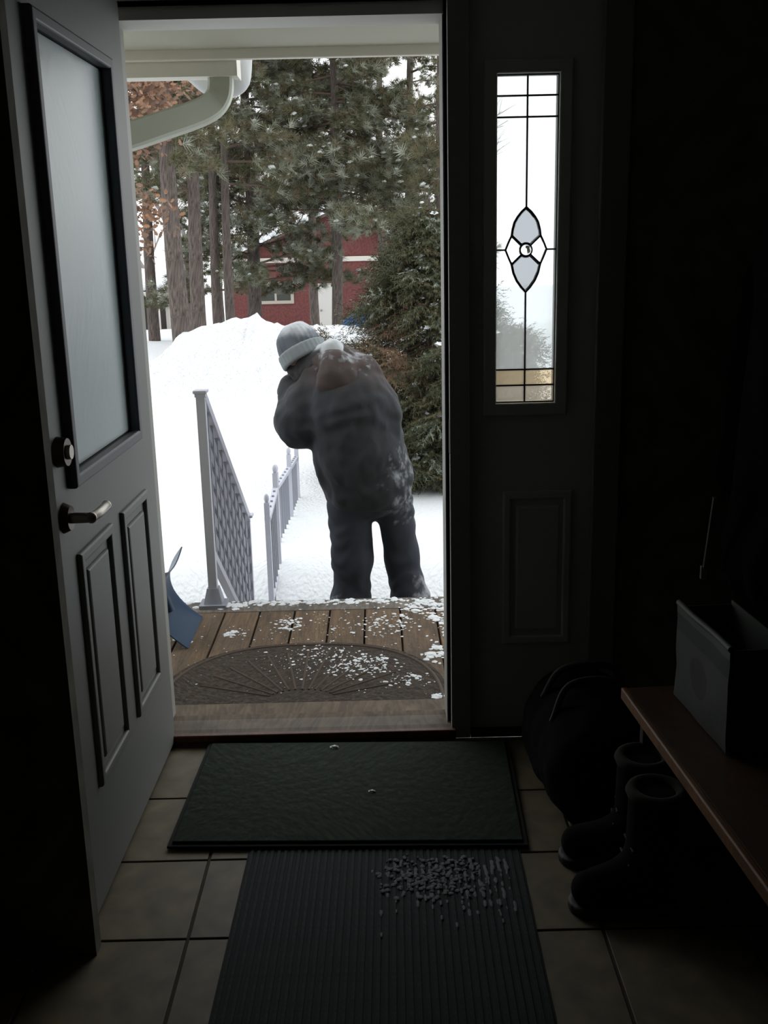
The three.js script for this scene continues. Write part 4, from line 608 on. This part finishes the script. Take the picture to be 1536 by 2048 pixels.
// ---------------------------------------------------------------- hall: bench, box, boots, coats
{
  const b = thing('bench', 'low brown wooden bench along the right wall', 'bench', [1.295, 0, 0.60], 0.065);
  part('seat_board', rbx(0, 0.42, 0.40, 0.425, 0, 1.75, 0.006), M.oak, b);
  part('edge_strip', rbx(-0.012, 0.004, 0.396, 0.427, 0, 1.75, 0.005), mat(0x9a6a3c, 0.55, { map: grainTex }), b, 'lighter wooden front edge');
  for (const z of [0.03, 0.86, 1.69]) part('leg_panel', rbx(0.03, 0.40, 0, 0.40, z, z + 0.025, 0.003, 1), mat(0x33241a, 0.7), b);
  part('stretcher', bx(0.35, 0.37, 0.1, 0.2, 0.055, 1.69), mat(0x33241a, 0.7), b);
  const q = rng(17), cv = document.createElement('canvas'); cv.width = 256; cv.height = 192; const c = cv.getContext('2d');
  c.fillStyle = '#8f9b8c'; c.fillRect(0, 0, 256, 192); c.fillStyle = '#2c5a58'; c.fillRect(0, 20, 256, 34); c.fillStyle = '#b9c2b4'; c.fillRect(0, 0, 256, 20); c.fillStyle = '#4c4636'; c.beginPath(); c.ellipse(120, 110, 44, 36, 0.3, 0, 7); c.fill(); c.fillStyle = '#6a7566'; for (let i = 0; i < 90; i++) c.fillRect(20 + q() * 210, 120 + q() * 66, 3, 10 * q());
  const ct = new THREE.CanvasTexture(cv); ct.colorSpace = THREE.SRGBColorSpace;
  const bag = thing('paper_bag', 'pale printed bag with a teal stripe standing on the bench', 'bag', [1.40, 0.428, 0.655], 0.065);
  const face = new THREE.PlaneGeometry(0.31, 0.235, 6, 6); { const p = face.attributes.position; for (let i = 0; i < p.count; i++) p.setZ(i, 0.006 * noise(p.getX(i) * 12, p.getY(i) * 12, 3)); face.computeVertexNormals(); }
  face.rotateY(-Math.PI / 2).translate(-0.001, 0.1195, 0.155); const pm = mat(0x3c413b, 0.6, { side: THREE.DoubleSide });
  part('printed_front', face, mat(0x606060, 0.6, { map: ct, side: THREE.DoubleSide }), bag);
  part('bag_body', merge([bx(0.012, 0.13, 0, 0.006, 0, 0.31), bx(0.006, 0.13, 0.004, 0.225, 0, 0.003), bx(0.006, 0.13, 0.004, 0.235, 0.307, 0.31), bx(0.127, 0.13, 0.004, 0.235, 0, 0.31)]), pm, bag);
  part('rolled_rim', tube([[0, 0.235, 0.0], [-0.004, 0.238, 0.1], [0.003, 0.236, 0.22], [0, 0.238, 0.31]], 0.007, 20, 7), mat(0x4d524b, 0.6), bag);
  // boots and a bag under the bench
  const boot = (x, z, turn, label, c) => {
    const t = thing('winter_boot', label, 'boot', [x, 0, z], turn, 'boots under the bench'), m = phys(c, 1, { specularIntensity: 0.2 });
    const f = union([cap([0, 0.10, 0], [0, 0.27, 0.01], 0.056, 0.062), cap([0, 0.055, 0.02], [0, 0.05, -0.14], 0.05, 0.042), cap([0, 0.10, 0], [0, 0.06, -0.10], 0.05, 0.035)], 0.03);
    part('upper', sdfMesh((a, y, d) => Math.max(f(a, y, d), y - 0.285, 0.018 - y), [-0.09, -0.01, -0.22], [0.09, 0.31, 0.1], 0.009), m, t);
    part('sole', sdfMesh((a, y, d) => Math.max(f(a, 0.05, d) - 0.006, Math.abs(y - 0.0125) - 0.0115), [-0.09, -0.01, -0.22], [0.09, 0.04, 0.1], 0.007), mat(0x1c1b1a, 0.6), t);
    part('fur_collar', new THREE.TorusGeometry(0.056, 0.014, 8, 24).rotateX(Math.PI / 2).translate(0, 0.285, 0.01), mat(0x2a2622, 1), t);
    for (let i = 0; i < 4; i++) part('lace', cyl([-0.03, 0.12 + i * 0.035, -0.058 + i * 0.008], [0.03, 0.13 + i * 0.035, -0.058 + i * 0.008], 0.003, 0.003, 6), mat(0x3b3833, 0.8), t);
  };
  boot(1.30, 0.86, Math.PI / 2 + 0.1, 'black winter boot nearest the viewer under the bench edge', 0x141313); boot(1.31, 0.70, Math.PI / 2 - 0.15, 'second black winter boot from the viewer under the bench edge', 0x161413);
  const bag2 = thing('duffel_bag', 'black duffel bag on the floor between the sidelight and the bench', 'bag', [1.27, 0, 0.32]);
  part('bag_body', sdfMesh((x, y, z) => Math.max(union([cap([0, 0.15, -0.14], [0, 0.15, 0.14], 0.15, 0.15), cap([-0.02, 0.08, -0.13], [0.02, 0.08, 0.13], 0.14, 0.14)], 0.06)(x, y, z) + 0.012 * noise(x * 13, y * 13, z * 13), -y + 0.002, Math.abs(z) - 0.265), [-0.2, -0.02, -0.32], [0.2, 0.34, 0.32], 0.012), M.black, bag2);
  for (const z of [-0.08, 0.08]) part('strap', tube([[-0.12, 0.24, z], [-0.07, 0.335, z * 0.7], [0.07, 0.335, z * 0.7], [0.12, 0.24, z]], 0.009, 20, 6), mat(0x1a1a1c, 0.8), bag2);
  const rack = thing('coat_rack', 'dark wooden board with hooks on the right wall', 'coat rack', [1.898, 1.62, 0.1]);
  part('board', rbx(-0.022, 0, -0.06, 0.06, 0, 1.5, 0.004), mat(0x2a1d14, 0.7), rack);
  const coat = (x, z, label, c, zip) => {
    for (const nm of ['hook']) part(nm, tube([[-0.02, 0.02, z - 0.1], [-0.06, 0.0, z - 0.1], [-0.09, 0.01, z - 0.1], [-0.095, 0.045, z - 0.1]], 0.006, 14, 6), M.bronze, rack);
    const t = thing('hanging_coat', label, 'coat', [x, 0.58, z], 0, 'coats on the rack'), m = phys(c, 1, { specularIntensity: 0.2 });
    const f = union([cap([0, 0.88, 0], [0, 0.12, 0], 0.10, 0.15), cap([0.0, 0.84, -0.12], [0.0, 0.84, 0.12], 0.07, 0.07), cap([0, 0.12, -0.07], [0, 0.12, 0.07], 0.12, 0.12)], 0.08);
    const co = part('coat_body', sdfMesh((a, y, d) => Math.max(f(a * 1.25, y, d) + 0.012 * Math.sin(d * 40 + noise(a * 4, y * 3, d * 4) * 5) * (1 - y), 0.01 - y), [-0.26, -0.03, -0.32], [0.26, 1.02, 0.32], 0.016), m, t);
    for (const s of [-1, 1]) part('sleeve', sdfMesh((a, y, d) => cap([0, 0.80, s * 0.16], [-0.04, 0.28, s * 0.21], 0.07, 0.055)(a, y, d) + 0.008 * noise(a * 15, y * 15, d * 15), [-0.16, 0.18, s * 0.18 - 0.16], [0.12, 0.92, s * 0.18 + 0.16], 0.014), m, t);
    part('collar', new THREE.TorusGeometry(0.06, 0.025, 8, 20).rotateX(Math.PI / 2).translate(0, 0.94, 0), m, t);
    if (zip) { const zp = part('zipper', bar(zip[0], zip[1], 0.008, 0.01), mat(0x8a8f88, 0.35, { metalness: 0.6 }), t, 'pale metal zipper'); part('zipper_pull', rbx(zip[1][0] - 0.008, zip[1][0] + 0.008, zip[1][1] - 0.035, zip[1][1] + 0.002, zip[1][2] - 0.014, zip[1][2] - 0.004, 0.003), mat(0x9a9f98, 0.4, { metalness: 0.5 }), zp); }
  };
  coat(1.72, 0.40, 'black winter coat with a pale zipper hanging above the bench', 0x121314, [[-0.175, 0.28, 0.03], [-0.175, 0.08, -0.02]]);
  coat(1.74, 0.95, 'black coat hanging nearer the viewer on the rack', 0x101112);
}
scene.traverse((o) => { if (o.isMesh) { o.castShadow = true; o.receiveShadow = true; } });
renderer.render(scene, camera);
